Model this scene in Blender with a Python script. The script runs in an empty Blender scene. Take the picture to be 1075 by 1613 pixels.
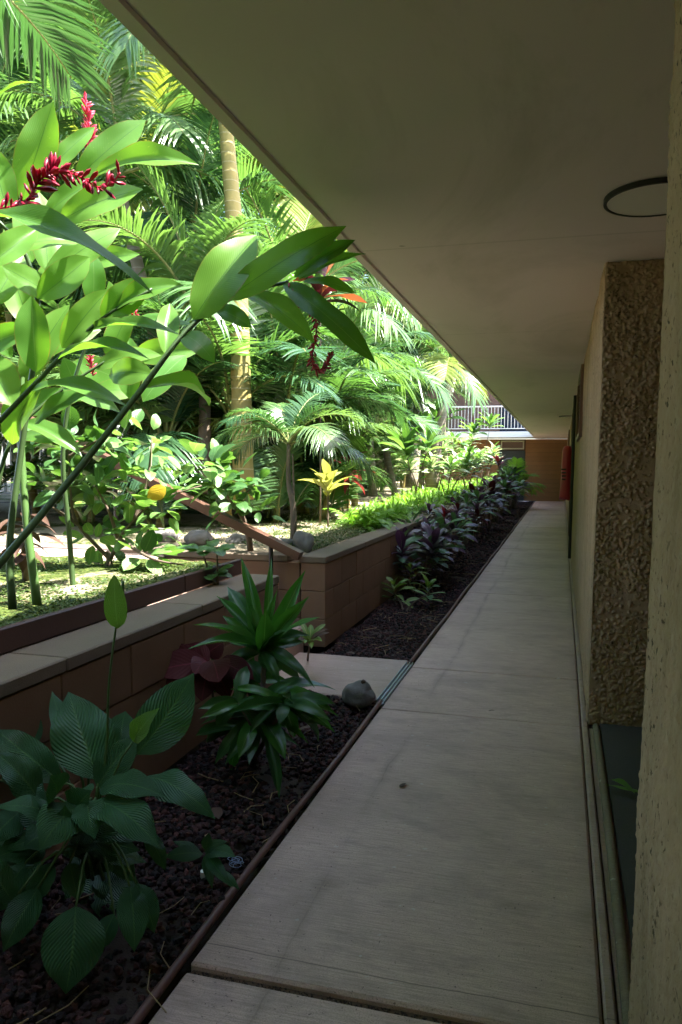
import bpy, math, random
import numpy as np
from mathutils import Vector, Matrix, Euler, noise as mnoise
R = math.radians
random.seed(7); rng = np.random.default_rng(7)
S = bpy.context.scene
COL = S.collection

# ------------------------------------------------------------------ camera
CF, CP, CY, CR, PX, PY = 1179.9, .1035, .261, .0065, 567.9, 853.7
CAM = Vector((0, 0, 1.40))
FW = Vector((-math.sin(CY)*math.cos(CP), math.cos(CY)*math.cos(CP), -math.sin(CP)))
_r0 = Vector((math.cos(CY), math.sin(CY), 0)); _u0 = _r0.cross(FW)
RT = _r0*math.cos(CR) + _u0*math.sin(CR); UP = _u0*math.cos(CR) - _r0*math.sin(CR)
cd = bpy.data.cameras.new('camera'); cam = bpy.data.objects.new('camera', cd); COL.objects.link(cam)
cd.sensor_fit = 'VERTICAL'; cd.sensor_height = 36; cd.sensor_width = 24; cd.lens = 36*CF/1613
cd.shift_x = (537.5-PX)/1613; cd.shift_y = (PY-806.5)/1613
cd.clip_start = .02; cd.clip_end = 2000
cam.matrix_world = Matrix(((RT.x, UP.x, -FW.x, CAM.x), (RT.y, UP.y, -FW.y, CAM.y), (RT.z, UP.z, -FW.z, CAM.z), (0, 0, 0, 1)))
S.camera = cam
# ------------------------------------------------------------------ sky, sun, exposure
SUN = Vector((.60, .06, 1.0)).normalized()          # direction towards the sun
world = bpy.data.worlds.new('World'); S.world = world; world.use_nodes = True
wn = world.node_tree.nodes; bg = wn['Background']
sky = wn.new('ShaderNodeTexSky'); sky.sky_type = 'NISHITA'; sky.sun_disc = False
sky.sun_elevation = math.asin(SUN.z); sky.sun_rotation = math.atan2(SUN.x, SUN.y)
sky.air_density = 1.0; sky.dust_density = 2.0; sky.ozone_density = 1.0
world.node_tree.links.new(sky.outputs[0], bg.inputs[0]); bg.inputs[1].default_value = .13
sl = bpy.data.lights.new('sun', 'SUN'); so = bpy.data.objects.new('sun', sl); COL.objects.link(so)
sl.energy = 5.0; sl.angle = R(.5); sl.color = (1, .96, .90)
so.rotation_euler = SUN.to_track_quat('Z', 'Y').to_euler()
S.view_settings.view_transform = 'Standard'; S.view_settings.look = 'None'
S.view_settings.gamma = 1; S.view_settings.exposure = 2.85; S.view_settings.use_curve_mapping = False
S.render.engine = 'CYCLES'
c = S.cycles; c.use_denoising = True; c.max_bounces = 6; c.diffuse_bounces = 4; c.glossy_bounces = 2; c.use_adaptive_sampling = True; c.adaptive_threshold = .03; c.debug_bvh_type = 'STATIC_BVH'
c.transmission_bounces = 3; c.transparent_max_bounces = 4; c.caustics_reflective = False; c.caustics_refractive = False
c.sample_clamp_indirect = 8

# ------------------------------------------------------------------ helpers
def at(px, py, D=None, X=None, Y=None, Z=None):
    d = FW + RT*((px-PX)/CF) - UP*((py-PY)/CF)
    if D is None:
        D = X/d.x if X is not None else Y/d.y if Y is not None else (Z-CAM.z)/d.z
    return CAM + d*D

def tag(o, label=None, cat=None, group=None, kind=None):
    if label: o['label'] = label
    if cat: o['category'] = cat
    if group: o['group'] = group
    if kind: o['kind'] = kind
    return o

def empty(name, loc, label, cat, group=None):
    o = bpy.data.objects.new(name, None); COL.objects.link(o); o.location = loc; o.empty_display_size = .1
    return tag(o, label, cat, group)

def origin(o):
    p = Vector(o.location)
    return p + origin(o.parent) if o.parent else p

def mesh(name, v, f, m=None, smooth=False, uv=None):
    me = bpy.data.meshes.new(name)
    v = np.asarray(v, float)
    me.from_pydata(v.tolist() if len(v) else [], [], f if isinstance(f, list) else f.tolist())
    if m: me.materials.append(m)
    if smooth: me.polygons.foreach_set('use_smooth', np.ones(len(me.polygons), bool))
    if uv is not None:
        L = me.uv_layers.new(name='UVMap'); idx = np.zeros(len(me.loops), np.int32)
        me.loops.foreach_get('vertex_index', idx)
        L.data.foreach_set('uv', np.asarray(uv, np.float32)[idx].ravel())
    me.update(); return me

def put(name, me, parent=None, loc=(0, 0, 0)):
    """loc in world space; parents carry translation only"""
    o = bpy.data.objects.new(name, me); COL.objects.link(o)
    if parent: o.parent = parent; o.location = Vector(loc) - origin(parent)
    else: o.location = loc
    return o

class MB:
    """collects shapes in world coordinates"""
    def __init__(s): s.v = []; s.f = []
    def add(s, v, f):
        b = len(s.v); s.v += [tuple(q) for q in v]; s.f += [[i+b for i in q] for q in f]; return s
    def box(s, x0, x1, y0, y1, z0, z1, c=0):
        if c <= 0:
            v = [(x, y, z) for z in (z0, z1) for y in (y0, y1) for x in (x0, x1)]
            return s.add(v, [[0, 2, 3, 1], [4, 5, 7, 6], [0, 1, 5, 4], [2, 6, 7, 3], [0, 4, 6, 2], [1, 3, 7, 5]])
        V, F = chamfer(x1-x0, y1-y0, z1-z0, c)
        m = ((x0+x1)/2, (y0+y1)/2, (z0+z1)/2)
        return s.add([(a+m[0], b+m[1], d+m[2]) for a, b, d in V], F)
    def tube(s, pts, rad, n=8, cap=True):
        pts = [Vector(p) for p in pts]; k = len(pts)
        rad = rad if hasattr(rad, '__len__') else [rad]*k
        b = len(s.v); ref = None
        for i, p in enumerate(pts):
            t = (pts[min(i+1, k-1)] - pts[max(i-1, 0)]).normalized()
            if ref is None: ref = t.orthogonal().normalized()
            ref = (ref - t*ref.dot(t)).normalized(); q = t.cross(ref)
            for j in range(n):
                a = 2*math.pi*j/n; s.v.append(tuple(p + (ref*math.cos(a) + q*math.sin(a))*rad[i]))
        for i in range(k-1):
            for j in range(n):
                a, d = b+i*n+j, b+i*n+(j+1) % n
                s.f.append([a, d, d+n, a+n])
        if cap: s.f.append([b+j for j in range(n)][::-1]); s.f.append([b+(k-1)*n+j for j in range(n)])
        return s
    def obj(s, name, m, parent=None, smooth=False, loc=None):
        o0 = origin(parent) if parent else Vector(loc or (0, 0, 0))
        v = np.array(s.v) - np.array(o0)
        return put(name, mesh(name, v, s.f, m, smooth), parent, o0)

def chamfer(sx, sy, sz, c):
    hx, hy, hz = sx/2, sy/2, sz/2; c = min(c, hx*.9, hy*.9, hz*.9)
    v = []; ix = {}
    for X in (-1, 1):
        for Y in (-1, 1):
            for Z in (-1, 1):
                for k in range(3):
                    p = [X*(hx-c), Y*(hy-c), Z*(hz-c)]; p[k] = (X*hx, Y*hy, Z*hz)[k]
                    ix[(X, Y, Z, k)] = len(v); v.append(tuple(p))
    f = []
    for k in range(3):
        o = [i for i in range(3) if i != k]
        for s in (-1, 1):
            q = []
            for a, b in ((-1, -1), (1, -1), (1, 1), (-1, 1)):
                t = [0, 0, 0]; t[k] = s; t[o[0]] = a; t[o[1]] = b; q.append(ix[(*t, k)])
            if (s < 0) != (k == 1): q = q[::-1]
            f.append(q)
        for a in (-1, 1):
            for b in (-1, 1):
                q = []
                for s, kk in ((-1, o[0]), (1, o[0]), (1, o[1]), (-1, o[1])):
                    t = [0, 0, 0]; t[k] = s; t[o[0]] = a; t[o[1]] = b; q.append(ix[(*t, kk)])
                f.append(q if (a*b > 0) != (k == 1) else q[::-1])
    for X in (-1, 1):
        for Y in (-1, 1):
            for Z in (-1, 1):
                q = [ix[(X, Y, Z, k)] for k in range(3)]
                f.append(q if X*Y*Z > 0 else q[::-1])
    return v, f

def vnoise(shape, cell, seed):
    """smooth 2-D value noise on a grid (numpy)"""
    g = np.random.default_rng(seed); n0, n1 = shape
    a = g.random((int(n0/cell)+3, int(n1/cell)+3))
    y, x = np.arange(n0)/cell, np.arange(n1)/cell
    i, j = y.astype(int), x.astype(int); fy, fx = (y-i)[:, None], (x-j)[None]
    fy = fy*fy*(3-2*fy); fx = fx*fx*(3-2*fx)
    return (a[i][:, j]*(1-fy)*(1-fx) + a[i+1][:, j]*fy*(1-fx) + a[i][:, j+1]*(1-fy)*fx + a[i+1][:, j+1]*fy*fx)

# ------------------------------------------------------------------ materials
class N:
    def __init__(s, name):
        s.m = bpy.data.materials.new(name); s.m.use_nodes = True; s.t = s.m.node_tree
        s.p = s.t.nodes['Principled BSDF']; s.out = s.t.nodes['Material Output']
    def n(s, typ, **k):
        o = s.t.nodes.new('ShaderNode'+typ)
        for a, b in k.items():
            if a == 'ins':
                for q, w in b.items(): s.set(o.inputs[q], w)
            else: setattr(o, a, b)
        return o
    def set(s, i, w):
        if hasattr(w, 'is_output'): s.t.links.new(w, i)
        else: i.default_value = w
    def math(s, op, a, b=None, c_=None):
        o = s.n('Math', operation=op); s.set(o.inputs[0], a)
        if b is not None: s.set(o.inputs[1], b)
        if c_ is not None: s.set(o.inputs[2], c_)
        return o.outputs[0]
    def noise(s, scale, vec=None, detail=3, rough=.55, dist=0):
        o = s.n('TexNoise'); o.inputs['Scale'].default_value = scale; o.inputs['Detail'].default_value = detail
        o.inputs['Roughness'].default_value = rough; o.inputs['Distortion'].default_value = dist
        if vec is not None: s.set(o.inputs['Vector'], vec)
        return o.outputs['Fac']
    def ramp(s, fac, *st):
        o = s.n('ValToRGB'); s.set(o.inputs[0], fac); e = o.color_ramp.elements
        while len(e) < len(st): e.new(.5)
        for q, (p, col) in zip(e, st): q.position = p; q.color = (*col, 1) if len(col) == 3 else col
        return o.outputs[0]
    def mix(s, fac, a, b, typ='MIX'):
        o = s.n('Mix', data_type='RGBA', blend_type=typ)
        s.set(o.inputs[0], fac)
        for i, w in ((6, a), (7, b)): s.set(o.inputs[i], (*w, 1) if isinstance(w, tuple) and len(w) == 3 else w)
        return o.outputs[2]
    def obj(s): return s.n('TexCoord').outputs['Object']
    def pos(s): return s.n('NewGeometry').outputs['Position']
    def bump(s, h, st=.4, d=.01, prev=None):
        o = s.n('Bump'); o.inputs['Strength'].default_value = st; o.inputs['Distance'].default_value = d
        s.set(o.inputs['Height'], h)
        if prev is not None: s.set(o.inputs['Normal'], prev)
        return o.outputs[0]
    def fin(s, col, rough=.8, nrm=None, spec=.3, metal=0):
        s.set(s.p.inputs['Base Color'], (*col, 1) if isinstance(col, tuple) and len(col) == 3 else col)
        s.set(s.p.inputs['Roughness'], rough); s.set(s.p.inputs['Specular IOR Level'], spec); s.p.inputs['Metallic'].default_value = metal
        if nrm is not None: s.set(s.p.inputs['Normal'], nrm)
        return s.m

def scl(n, v, s):
    o = n.n('VectorMath', operation='MULTIPLY'); n.set(o.inputs[0], v); o.inputs[1].default_value = s; return o.outputs[0]

def mat_concrete(name, a, b, dark, crack=False):
    n = N(name); p = n.pos()
    col = n.mix(n.noise(1.3, p, 5, .6, .5), a, b)
    st = n.ramp(n.noise(.9, scl(n, p, (1, 1.6, 1)), 7, .68, .8), (.44, (0, 0, 0)), (.70, (1, 1, 1)))
    col = n.mix(n.math('MULTIPLY', st, .42), col, dark)
    st2 = n.ramp(n.noise(4.5, scl(n, p, (.6, 1.5, 1)), 7, .75, .3), (.52, (0, 0, 0)), (.70, (1, 1, 1)))
    col = n.mix(n.math('MULTIPLY', st2, .45), col, dark)
    br = n.noise(75, scl(n, p, (.10, 2.2, 1)), 3, .65)          # broom finish across the walk
    col = n.mix(n.math('MULTIPLY', n.ramp(br, (.35, (1, 1, 1)), (.6, (0, 0, 0))), .42), col, dark)
    grit = n.noise(240, p, 2, .7); col = n.mix(n.math('MULTIPLY', n.ramp(grit, (.36, (1, 1, 1)), (.5, (0, 0, 0))), .45), col, dark)
    sp = n.ramp(n.noise(75, p, 2, .6), (.27, (1, 1, 1)), (.32, (0, 0, 0)))
    col = n.mix(n.math('MULTIPLY', sp, .8), col, tuple(q*.5 for q in dark))
    wt = n.ramp(n.noise(26, p, 1, .5), (.745, (0, 0, 0)), (.765, (1, 1, 1)))
    col = n.mix(n.math('MULTIPLY', wt, .3), col, (.65, .63, .58))
    if crack:
        xyz = n.n('SeparateXYZ', ins={0: p})
        w = n.math('ADD', n.math('MULTIPLY', n.noise(.7, p, 5, .6), .16), -.80)
        d = n.math('ABSOLUTE', n.math('SUBTRACT', xyz.outputs[0], w))
        k = n.ramp(d, (.0, (1, 1, 1)), (.004, (.5, .5, .5)), (.035, (0, 0, 0)))
        col = n.mix(n.math('MULTIPLY', k, n.math('MULTIPLY', n.ramp(n.noise(1.7, p, 3), (.38, (0, 0, 0)), (.6, (1, 1, 1))), .7)), col, dark)
        # grime along both edges of the walk
        e1 = n.math('ADD', n.math('ABSOLUTE', n.math('ADD', xyz.outputs[0], .41)), n.math('MULTIPLY', n.math('SUBTRACT', n.noise(6, p, 6, .75), .5), .16))
        col = n.mix(n.math('MULTIPLY', n.ramp(e1, (.50, (0, 0, 0)), (.60, (1, 1, 1))), .55), col, dark)
        w2 = n.math('ADD', n.math('MULTIPLY', n.noise(1.2, p, 5, .6), .05), 1.85)
        k2 = n.ramp(n.math('ABSOLUTE', n.math('SUBTRACT', xyz.outputs[1], w2)), (.0, (1, 1, 1)), (.003, (0, 0, 0)))
        col = n.mix(n.math('MULTIPLY', k2, .8), col, tuple(q*.6 for q in dark))
    h = n.math('ADD', n.math('MULTIPLY', br, .7), n.math('MULTIPLY', grit, .6))
    return n.fin(col, .75, n.bump(n.math('SUBTRACT', h, n.math('MULTIPLY', sp, .5)), .6, .004), .35)

def mat_stucco():
    n = N('stucco'); p = n.pos()
    col = n.mix(n.noise(2.2, scl(n, p, (1, 1, .45)), 5, .6), (.45, .305, .20), (.345, .235, .15))
    streak = n.ramp(n.noise(5, scl(n, p, (1, 1, .22)), 6, .7, .6), (.42, (0, 0, 0)), (.66, (1, 1, 1)))
    col = n.mix(n.math('MULTIPLY', streak, .55), col, (.17, .12, .06))
    blot = n.ramp(n.noise(14, p, 5, .7), (.55, (0, 0, 0)), (.72, (1, 1, 1)))
    col = n.mix(n.math('MULTIPLY', blot, .4), col, (.47, .38, .27))
    pit = n.ramp(n.noise(55, scl(n, p, (1, 1, .8)), 3, .6), (.34, (1, 1, 1)), (.41, (0, 0, 0)))
    zone = n.ramp(n.noise(3.1, p, 3), (.40, (0, 0, 0)), (.58, (1, 1, 1)))
    col = n.mix(n.math('MULTIPLY', pit, n.math('ADD', n.math('MULTIPLY', zone, .75), .15)), col, (.06, .045, .025))
    h = n.math('ADD', n.noise(110, p, 3, .6), n.math('MULTIPLY', n.math('SUBTRACT', 1.0, pit), .6))
    return n.fin(col, .9, n.bump(h, .45, .006), .2)

def mat_ceiling():
    n = N('soffit_paint'); p = n.pos(); xyz = n.n('SeparateXYZ', ins={0: p})
    col = n.mix(n.noise(.8, p, 4), (.76, .645, .635), (.69, .58, .565))
    st = n.ramp(n.noise(.6, scl(n, p, (1.6, .8, 1)), 7, .72, .7), (.52, (0, 0, 0)), (.72, (1, 1, 1)))
    col = n.mix(n.math('MULTIPLY', st, .38), col, (.34, .29, .23))
    fy = n.math('ADD', n.math('MULTIPLY', xyz.outputs[1], .41), n.math('MULTIPLY', n.noise(3, p, 3), .006))
    line = n.ramp(n.math('ABSOLUTE', n.math('SUBTRACT', n.math('FRACT', fy), .5)), (.0, (1, 1, 1)), (.005, (0, 0, 0)))
    col = n.mix(n.math('MULTIPLY', line, .3), col, (.25, .2, .15))
    sp = n.ramp(n.noise(7, p, 2, .5), (.76, (0, 0, 0)), (.775, (1, 1, 1))); col = n.mix(n.math('MULTIPLY', sp, .5), col, (.2, .16, .12))
    trow = n.noise(13, scl(n, p, (1, .3, 1)), 5, .6, 1.2)
    h = n.math('ADD', n.math('MULTIPLY', trow, .8), n.math('MULTIPLY', line, -.35))
    return n.fin(col, .7, n.bump(h, .22, .006), .25)

def mat_block(name, a, b, dark):
    n = N(name); p = n.pos()
    rnd = n.n('ObjectInfo').outputs['Random']
    col = n.mix(n.noise(5, p, 4), a, b); col = n.mix(n.math('MULTIPLY', rnd, .25), col, dark)
    sp = n.ramp(n.noise(9, p, 6, .7, .4), (.6, (0, 0, 0)), (.75, (1, 1, 1)))
    col = n.mix(n.math('MULTIPLY', sp, .35), col, dark)
    return n.fin(col, .8, n.bump(n.noise(140, p, 3, .6), .5, .004), .25)

def mat_plain(name, col, rough=.6, var=.25, scale=6, metal=0, spec=.4, bump=.15):
    n = N(name); p = n.pos()
    d = tuple(x*(1-var) for x in col)
    return n.fin(n.mix(n.noise(scale, p, 5, .65), col, d), rough, n.bump(n.noise(scale*14, p, 3), bump, .004), spec, metal)

def mat_soil(name, moss_lo, moss_hi):
    n = N(name); p = n.pos()
    bare = n.mix(n.noise(30, p, 4, .7), (.47, .40, .29), (.24, .19, .13))
    leaf = n.ramp(n.noise(55, p, 3, .6), (.3, (.012, .018, .006)), (.55, (.07, .10, .022)), (.75, (.17, .19, .05)))
    k = n.ramp(n.math('ADD', n.noise(1.1, p, 3), n.math('MULTIPLY', n.math('SUBTRACT', n.noise(16, p, 4, .7), .5), .5)), (moss_lo, (0, 0, 0)), (moss_hi, (1, 1, 1)))
    lit = n.ramp(n.noise(75, p, 2), (.64, (0, 0, 0)), (.7, (1, 1, 1)))
    col = n.mix(n.math('MULTIPLY', lit, .7), n.mix(k, bare, leaf), (.13, .075, .03))
    return n.fin(col, .95, n.bump(n.noise(60, p, 4, .7), 1, .02), .1)

def mat_leaf(name, c1, c2, trans=.38, tcol=None, rough=.38, vein=0, vstr=.3, mid=None, midw=.035, spec=.45, blotch=None, slope=.9, edge=False):
    """leaf with UV u across, v along; ribs run obliquely from the midrib"""
    n = N(name); uv = n.n('TexCoord').outputs['UV']; x = n.n('SeparateXYZ', ins={0: uv})
    au = n.math('ABSOLUTE', n.math('SUBTRACT', x.outputs[0], .5))
    rnd = n.n('ObjectInfo').outputs['Random']
    f = n.math('ADD', n.math('MULTIPLY', rnd, .75), n.math('MULTIPLY', n.noise(3, n.obj(), 2), .3))
    col = n.mix(f, c1, c2); nrm = None
    if vein:
        ph = n.math('SUBTRACT', x.outputs[1], n.math('MULTIPLY', au, slope))
        w = n.math('SINE', n.math('MULTIPLY', ph, vein*6.2832))
        nrm = n.bump(w, vstr, .006)
        col = n.mix(n.math('MULTIPLY', n.ramp(w, (.55, (0, 0, 0)), (1, (1, 1, 1))), min(.25, vstr*.5)), col, tuple(q*.55 for q in c1))
    if blotch:
        b = n.ramp(n.noise(11, n.obj(), 4, .7), (.58, (0, 0, 0)), (.68, (1, 1, 1))); col = n.mix(n.math('MULTIPLY', b, .8), col, blotch)
    if edge:       # browned, nicked margin and pale specks
        e_ = n.ramp(n.math('ADD', au, n.math('MULTIPLY', n.noise(9, n.obj(), 4, .7), .12)), (.535, (0, 0, 0)), (.56, (1, 1, 1)))
        col = n.mix(n.math('MULTIPLY', e_, .7), col, (.22, .15, .05))
        s_ = n.ramp(n.noise(38, n.obj(), 2), (.70, (0, 0, 0)), (.74, (1, 1, 1))); col = n.mix(n.math('MULTIPLY', s_, .35), col, (.35, .4, .15))
    if mid: col = n.mix(n.ramp(au, (midw*.5, (1, 1, 1)), (midw, (0, 0, 0))), col, mid)
    n.fin(col, rough, nrm, spec)
    tr = n.n('BsdfTranslucent')
    n.set(tr.inputs[0], n.mix(1, col, (*(tcol or (1.5, 1.55, .55)), 1), 'MULTIPLY'))
    if nrm is not None: n.set(tr.inputs['Normal'], nrm)
    ms = n.n('MixShader'); ms.inputs[0].default_value = trans
    n.t.links.new(n.p.outputs[0], ms.inputs[1]); n.t.links.new(tr.outputs[0], ms.inputs[2]); n.t.links.new(ms.outputs[0], n.out.inputs[0])
    return n.m

def mat_trunk(name, a, b, ring):
    n = N(name); o = n.obj(); x = n.n('SeparateXYZ', ins={0: o})
    w = n.math('FRACT', n.math('ADD', n.math('MULTIPLY', x.outputs[2], 9), n.math('MULTIPLY', n.noise(2, o), .6)))
    k = n.ramp(w, (.0, (1, 1, 1)), (.10, (0, 0, 0)), (.94, (0, 0, 0)), (1, (1, 1, 1)))
    col = n.mix(n.noise(3, o, 4), a, b)
    col = n.mix(n.math('MULTIPLY', k, .7), col, ring)
    return n.fin(col, .7, n.bump(n.math('ADD', k, n.noise(30, o, 3)), .4, .01), .3)

M = dict(
    concrete=mat_concrete('walk_concrete', (.66, .465, .395), (.54, .38, .32), (.21, .15, .128), True),
    pad=mat_concrete('pad_concrete', (.48, .35, .29), (.40, .29, .235), (.22, .16, .13)),
    stucco=mat_stucco(), ceiling=mat_ceiling(),
    block=mat_block('brown_block', (.20, .118, .07), (.145, .083, .05), (.07, .042, .027)),
    cap=mat_block('block_cap', (.185, .145, .105), (.13, .102, .074), (.06, .048, .036)),
    mortar=mat_plain('joint_mortar', (.12, .07, .042), .9),
    board=mat_plain('brown_edging_board', (.06, .028, .02), .55, .4),
    lava=None,
    edging=mat_plain('edging_pipe', (.16, .075, .06), .5, .5, 9),
    metal=mat_plain('galvanised', (.48, .52, .56), .38, .35, 20, .7),
    mat=mat_plain('entry_carpet', (.10, .095, .092), .95, .5, 90, bump=1),
    moss=mat_soil('mossy_soil', .30, .44), soil=mat_soil('garden_soil', .47, .62),
    earth=mat_plain('bed_earth', (.055, .035, .028), .95, .5, 12, bump=.8),
    railwood=mat_plain('handrail_paint', (.105, .052, .034), .4, .3, 4, spec=.5),
    black=mat_plain('black_metal', (.012, .012, .012), .45, .2),
    white=mat_plain('white_paint', (.78, .78, .78), .45, .12, 3, bump=.05),
    diffuser=mat_plain('lamp_diffuser', (.78, .72, .68), .35, .05, 3, bump=0),
    red=mat_plain('red_vinyl', (.46, .02, .045), .42, .3, 7, spec=.5),
    farwall=mat_block('far_wall', (.33, .17, .08), (.27, .135, .06), (.17, .08, .04)),
    darkwall=mat_plain('upper_wall', (.17, .11, .09), .85),
    navy=mat_plain('dark_glass_panel', (.02, .025, .05), .2, .2, 2, bump=0),
    screen=mat_plain('screen_door', (.045, .05, .05), .6, .3, 3),
    frame=mat_plain('cream_frame', (.45, .42, .30), .5, .15),
    brownframe=mat_plain('window_frame', (.15, .075, .04), .5, .3),
    glass=mat_plain('louvre_glass', (.06, .07, .055), .08, .2, 2, spec=.8, bump=0),
    stone=mat_plain('stone', (.20, .185, .17), .85, .55, 10, bump=1),
    gap_black=mat_plain('dark_gap', (.02, .018, .015), .6, .2),
    dry=mat_plain('dry_straw', (.33, .23, .12), .8, .5, 15),
    deadleaf=mat_plain('dead_leaf', (.075, .035, .018), .7, .5, 15),
    wood=mat_plain('weathered_stick', (.22, .17, .13), .85, .4, 20),
    bark=mat_plain('shrub_bark', (.17, .125, .085), .85, .5, 22, bump=.8),
    cane=mat_plain('green_cane', (.045, .085, .025), .45, .35, 9),
    stem=mat_plain('leaf_stem', (.07, .14, .035), .45, .3, 9),
    bract=mat_leaf('red_bract', (.50, .012, .045), (.36, .01, .03), .4, (1.4, .8, .8), .4),
    shaded_crimson_bract=mat_leaf('shaded_crimson_bract', (.27, .006, .03), (.19, .005, .02), .3, (1.4, .8, .8), .38),  # dark crimson, with part of the spike's shade put into the colour
    pink=mat_leaf('pink_bract', (.62, .07, .12), (.5, .04, .08), .3, (1.3, .9, .9), .4),
    wire=mat_plain('blue_wire', (.25, .33, .55), .4, .2),
    trunk=mat_trunk('palm_trunk', (.25, .21, .15), (.18, .15, .10), (.36, .33, .27)),
    canegold=mat_trunk('areca_cane', (.30, .21, .06), (.17, .17, .05), (.36, .32, .18)),
    # leaves
    ginger=mat_leaf('ginger_leaf', (.085, .205, .03), (.125, .26, .045), .52, (1.5, 1.45, .5), .34, 40, .05, (.06, .15, .03), .016, slope=.35, edge=True),
    gingerdark=mat_leaf('ginger_leaf_old', (.065, .175, .028), (.09, .21, .035), .5, (1.5, 1.45, .5), .34, 36, .05, (.12, .24, .07), .018, slope=.35, edge=True),
    lily=mat_leaf('peace_lily_leaf', (.032, .105, .042), (.045, .13, .05), .22, None, .42, 17, .55, (.07, .17, .06), .03),
    lilyyoung=mat_leaf('young_lily_leaf', (.12, .25, .05), (.14, .27, .06), .35, None, .42, 12, .5, (.18, .32, .1), .03),
    ti=mat_leaf('ti_leaf', (.035, .13, .022), (.055, .17, .03), .3, None, .26, 40, .06, (.10, .24, .06), .03, spec=.55, slope=.2),
    tidrab=mat_leaf('ti_leaf_drooping', (.03, .10, .03), (.045, .12, .04), .25, None, .3, 40, .06, (.06, .15, .04), .03, slope=.2),
    tiyellow=mat_leaf('ti_leaf_yellow', (.30, .34, .10), (.38, .40, .13), .4, (1.2, 1.15, .6), .35, 20, .1, (.45, .42, .15), .04),
    tired=mat_leaf('ti_leaf_red', (.25, .03, .04), (.35, .08, .07), .3, (1.3, .9, .7), .35, 20, .1, (.3, .05, .06), .04),
    bronze=mat_leaf('bronze_leaf', (.20, .06, .03), (.26, .10, .035), .35, (1.4, 1, .6), .35, 20, .1),
    maroon=mat_leaf('maroon_leaf', (.075, .012, .014), (.055, .012, .014), .12, (1.5, .9, .9), .6, 9, .12, (.12, .02, .03), .03, spec=.12),
    purple=mat_leaf('purple_croton_leaf', (.075, .03, .07), (.042, .022, .045), .2, (1.4, 1, 1.1), .3, 9, .2, (.12, .06, .11), .05, spec=.7),
    bluegreen=mat_leaf('bluegreen_croton_leaf', (.055, .125, .06), (.085, .16, .085), .25, None, .3, 9, .25, (.11, .2, .12), .05),
    croton=mat_leaf('croton_leaf', (.07, .16, .03), (.13, .21, .04), .28, None, .34, 9, .3, (.28, .30, .08), .07, blotch=(.24, .24, .04)),
    crimson=mat_leaf('crimson_croton_leaf', (.36, .03, .05), (.25, .025, .04), .3, (1.3, .9, .9), .36, 9, .25),
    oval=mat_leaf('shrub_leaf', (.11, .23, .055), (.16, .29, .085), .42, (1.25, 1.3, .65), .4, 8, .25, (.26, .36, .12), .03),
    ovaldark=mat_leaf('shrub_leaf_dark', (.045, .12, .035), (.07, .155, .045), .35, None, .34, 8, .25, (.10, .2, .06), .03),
    ovalyellow=mat_leaf('yellowed_shrub_leaf', (.55, .38, .03), (.6, .42, .04), .4, (1.1, 1, .6), .4, 8, .2),
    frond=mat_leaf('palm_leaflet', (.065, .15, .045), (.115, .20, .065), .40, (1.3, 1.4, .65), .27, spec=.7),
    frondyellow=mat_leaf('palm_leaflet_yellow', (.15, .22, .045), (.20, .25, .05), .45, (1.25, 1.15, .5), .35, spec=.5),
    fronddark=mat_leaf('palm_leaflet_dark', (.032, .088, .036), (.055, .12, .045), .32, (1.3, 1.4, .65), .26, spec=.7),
    rachis=mat_plain('frond_rib', (.20, .22, .06), .5, .3),
    fern=mat_leaf('fern_leaf', (.11, .26, .03), (.17, .32, .05), .42, None, .4),
    cover=mat_leaf('ground_cover_leaf', (.03, .062, .012), (.065, .10, .02), .3, None, .5),
    pale=mat_leaf('pale_shrub_leaf', (.30, .42, .20), (.45, .52, .34), .35, (1.2, 1.2, .8), .35, 8, .2, (.5, .55, .4), .08),
)
def _lava():
    n = N('lava_rock'); at_ = n.n('Attribute', attribute_name='tint'); f = at_.outputs['Fac']
    col = n.ramp(f, (0, (.008, .007, .007)), (.35, (.022, .012, .013)), (.7, (.046, .019, .019)), (1, (.09, .036, .03)))
    return n.fin(col, .85, n.bump(n.noise(90, n.pos(), 3, .7), .9, .01), .3)
M['lava'] = _lava(); M['lava_plain'] = mat_plain('lava_chip', (.07, .03, .03), .9)

# ------------------------------------------------------------------ the setting: ground and terraces
CEIL, XE, XW, XR, XT, TZ = 2.4325, -1.04, -.967, .1835, -1.704, .70
def sheet(name, x0, x1, y0, y1, z, m, step, amp, seed, kind='structure', rise=None):
    nx, ny = max(2, int((x1-x0)/step)), max(2, int((y1-y0)/step))
    X, Y = np.meshgrid(np.linspace(x0, x1, nx), np.linspace(y0, y1, ny))
    Z = z + amp*(vnoise(X.shape, .35/step, seed)-.5) + amp*.5*(vnoise(X.shape, max(1.01, .1/step), seed+1)-.5)
    if rise: Z = rise(X, Y, Z)
    i = np.arange(nx*ny).reshape(ny, nx)
    f = np.stack([i[:-1, :-1], i[:-1, 1:], i[1:, 1:], i[1:, :-1]], -1).reshape(-1, 4)
    o = put(name, mesh(name, np.stack([X, Y, Z], -1).reshape(-1, 3), f.tolist(), m, True))
    return tag(o, kind=kind)
tag(MB().box(-400, 400, -400, 400, -.6, -.12).obj('ground', M['earth']), kind='structure')
sheet('bed_earth', XT-.02, XW-.01, -1.2, 4.28, -.045, M['earth'], .05, .05, 3)
sheet('bed_earth', XT-.02, XW-.01, 5.19, 30.2, -.045, M['earth'], .08, .05, 4)
sheet('terrace_ground', -9, -1.965, -3, 4.41, .755, M['moss'], .05, .05, 5)
sheet('terrace_ground', -9, -1.90, 5.56, 30.2, .728, M['soil'], .07, .035, 6, rise=lambda X, Y, Z: .682+(Z-.682)*np.clip(np.minimum(-1.90-X, Y-5.56)/.16, 0, 1))
sheet('terrace_ground', -60, -8.99, -30, 60, .72, M['soil'], .8, .05, 7)

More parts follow.
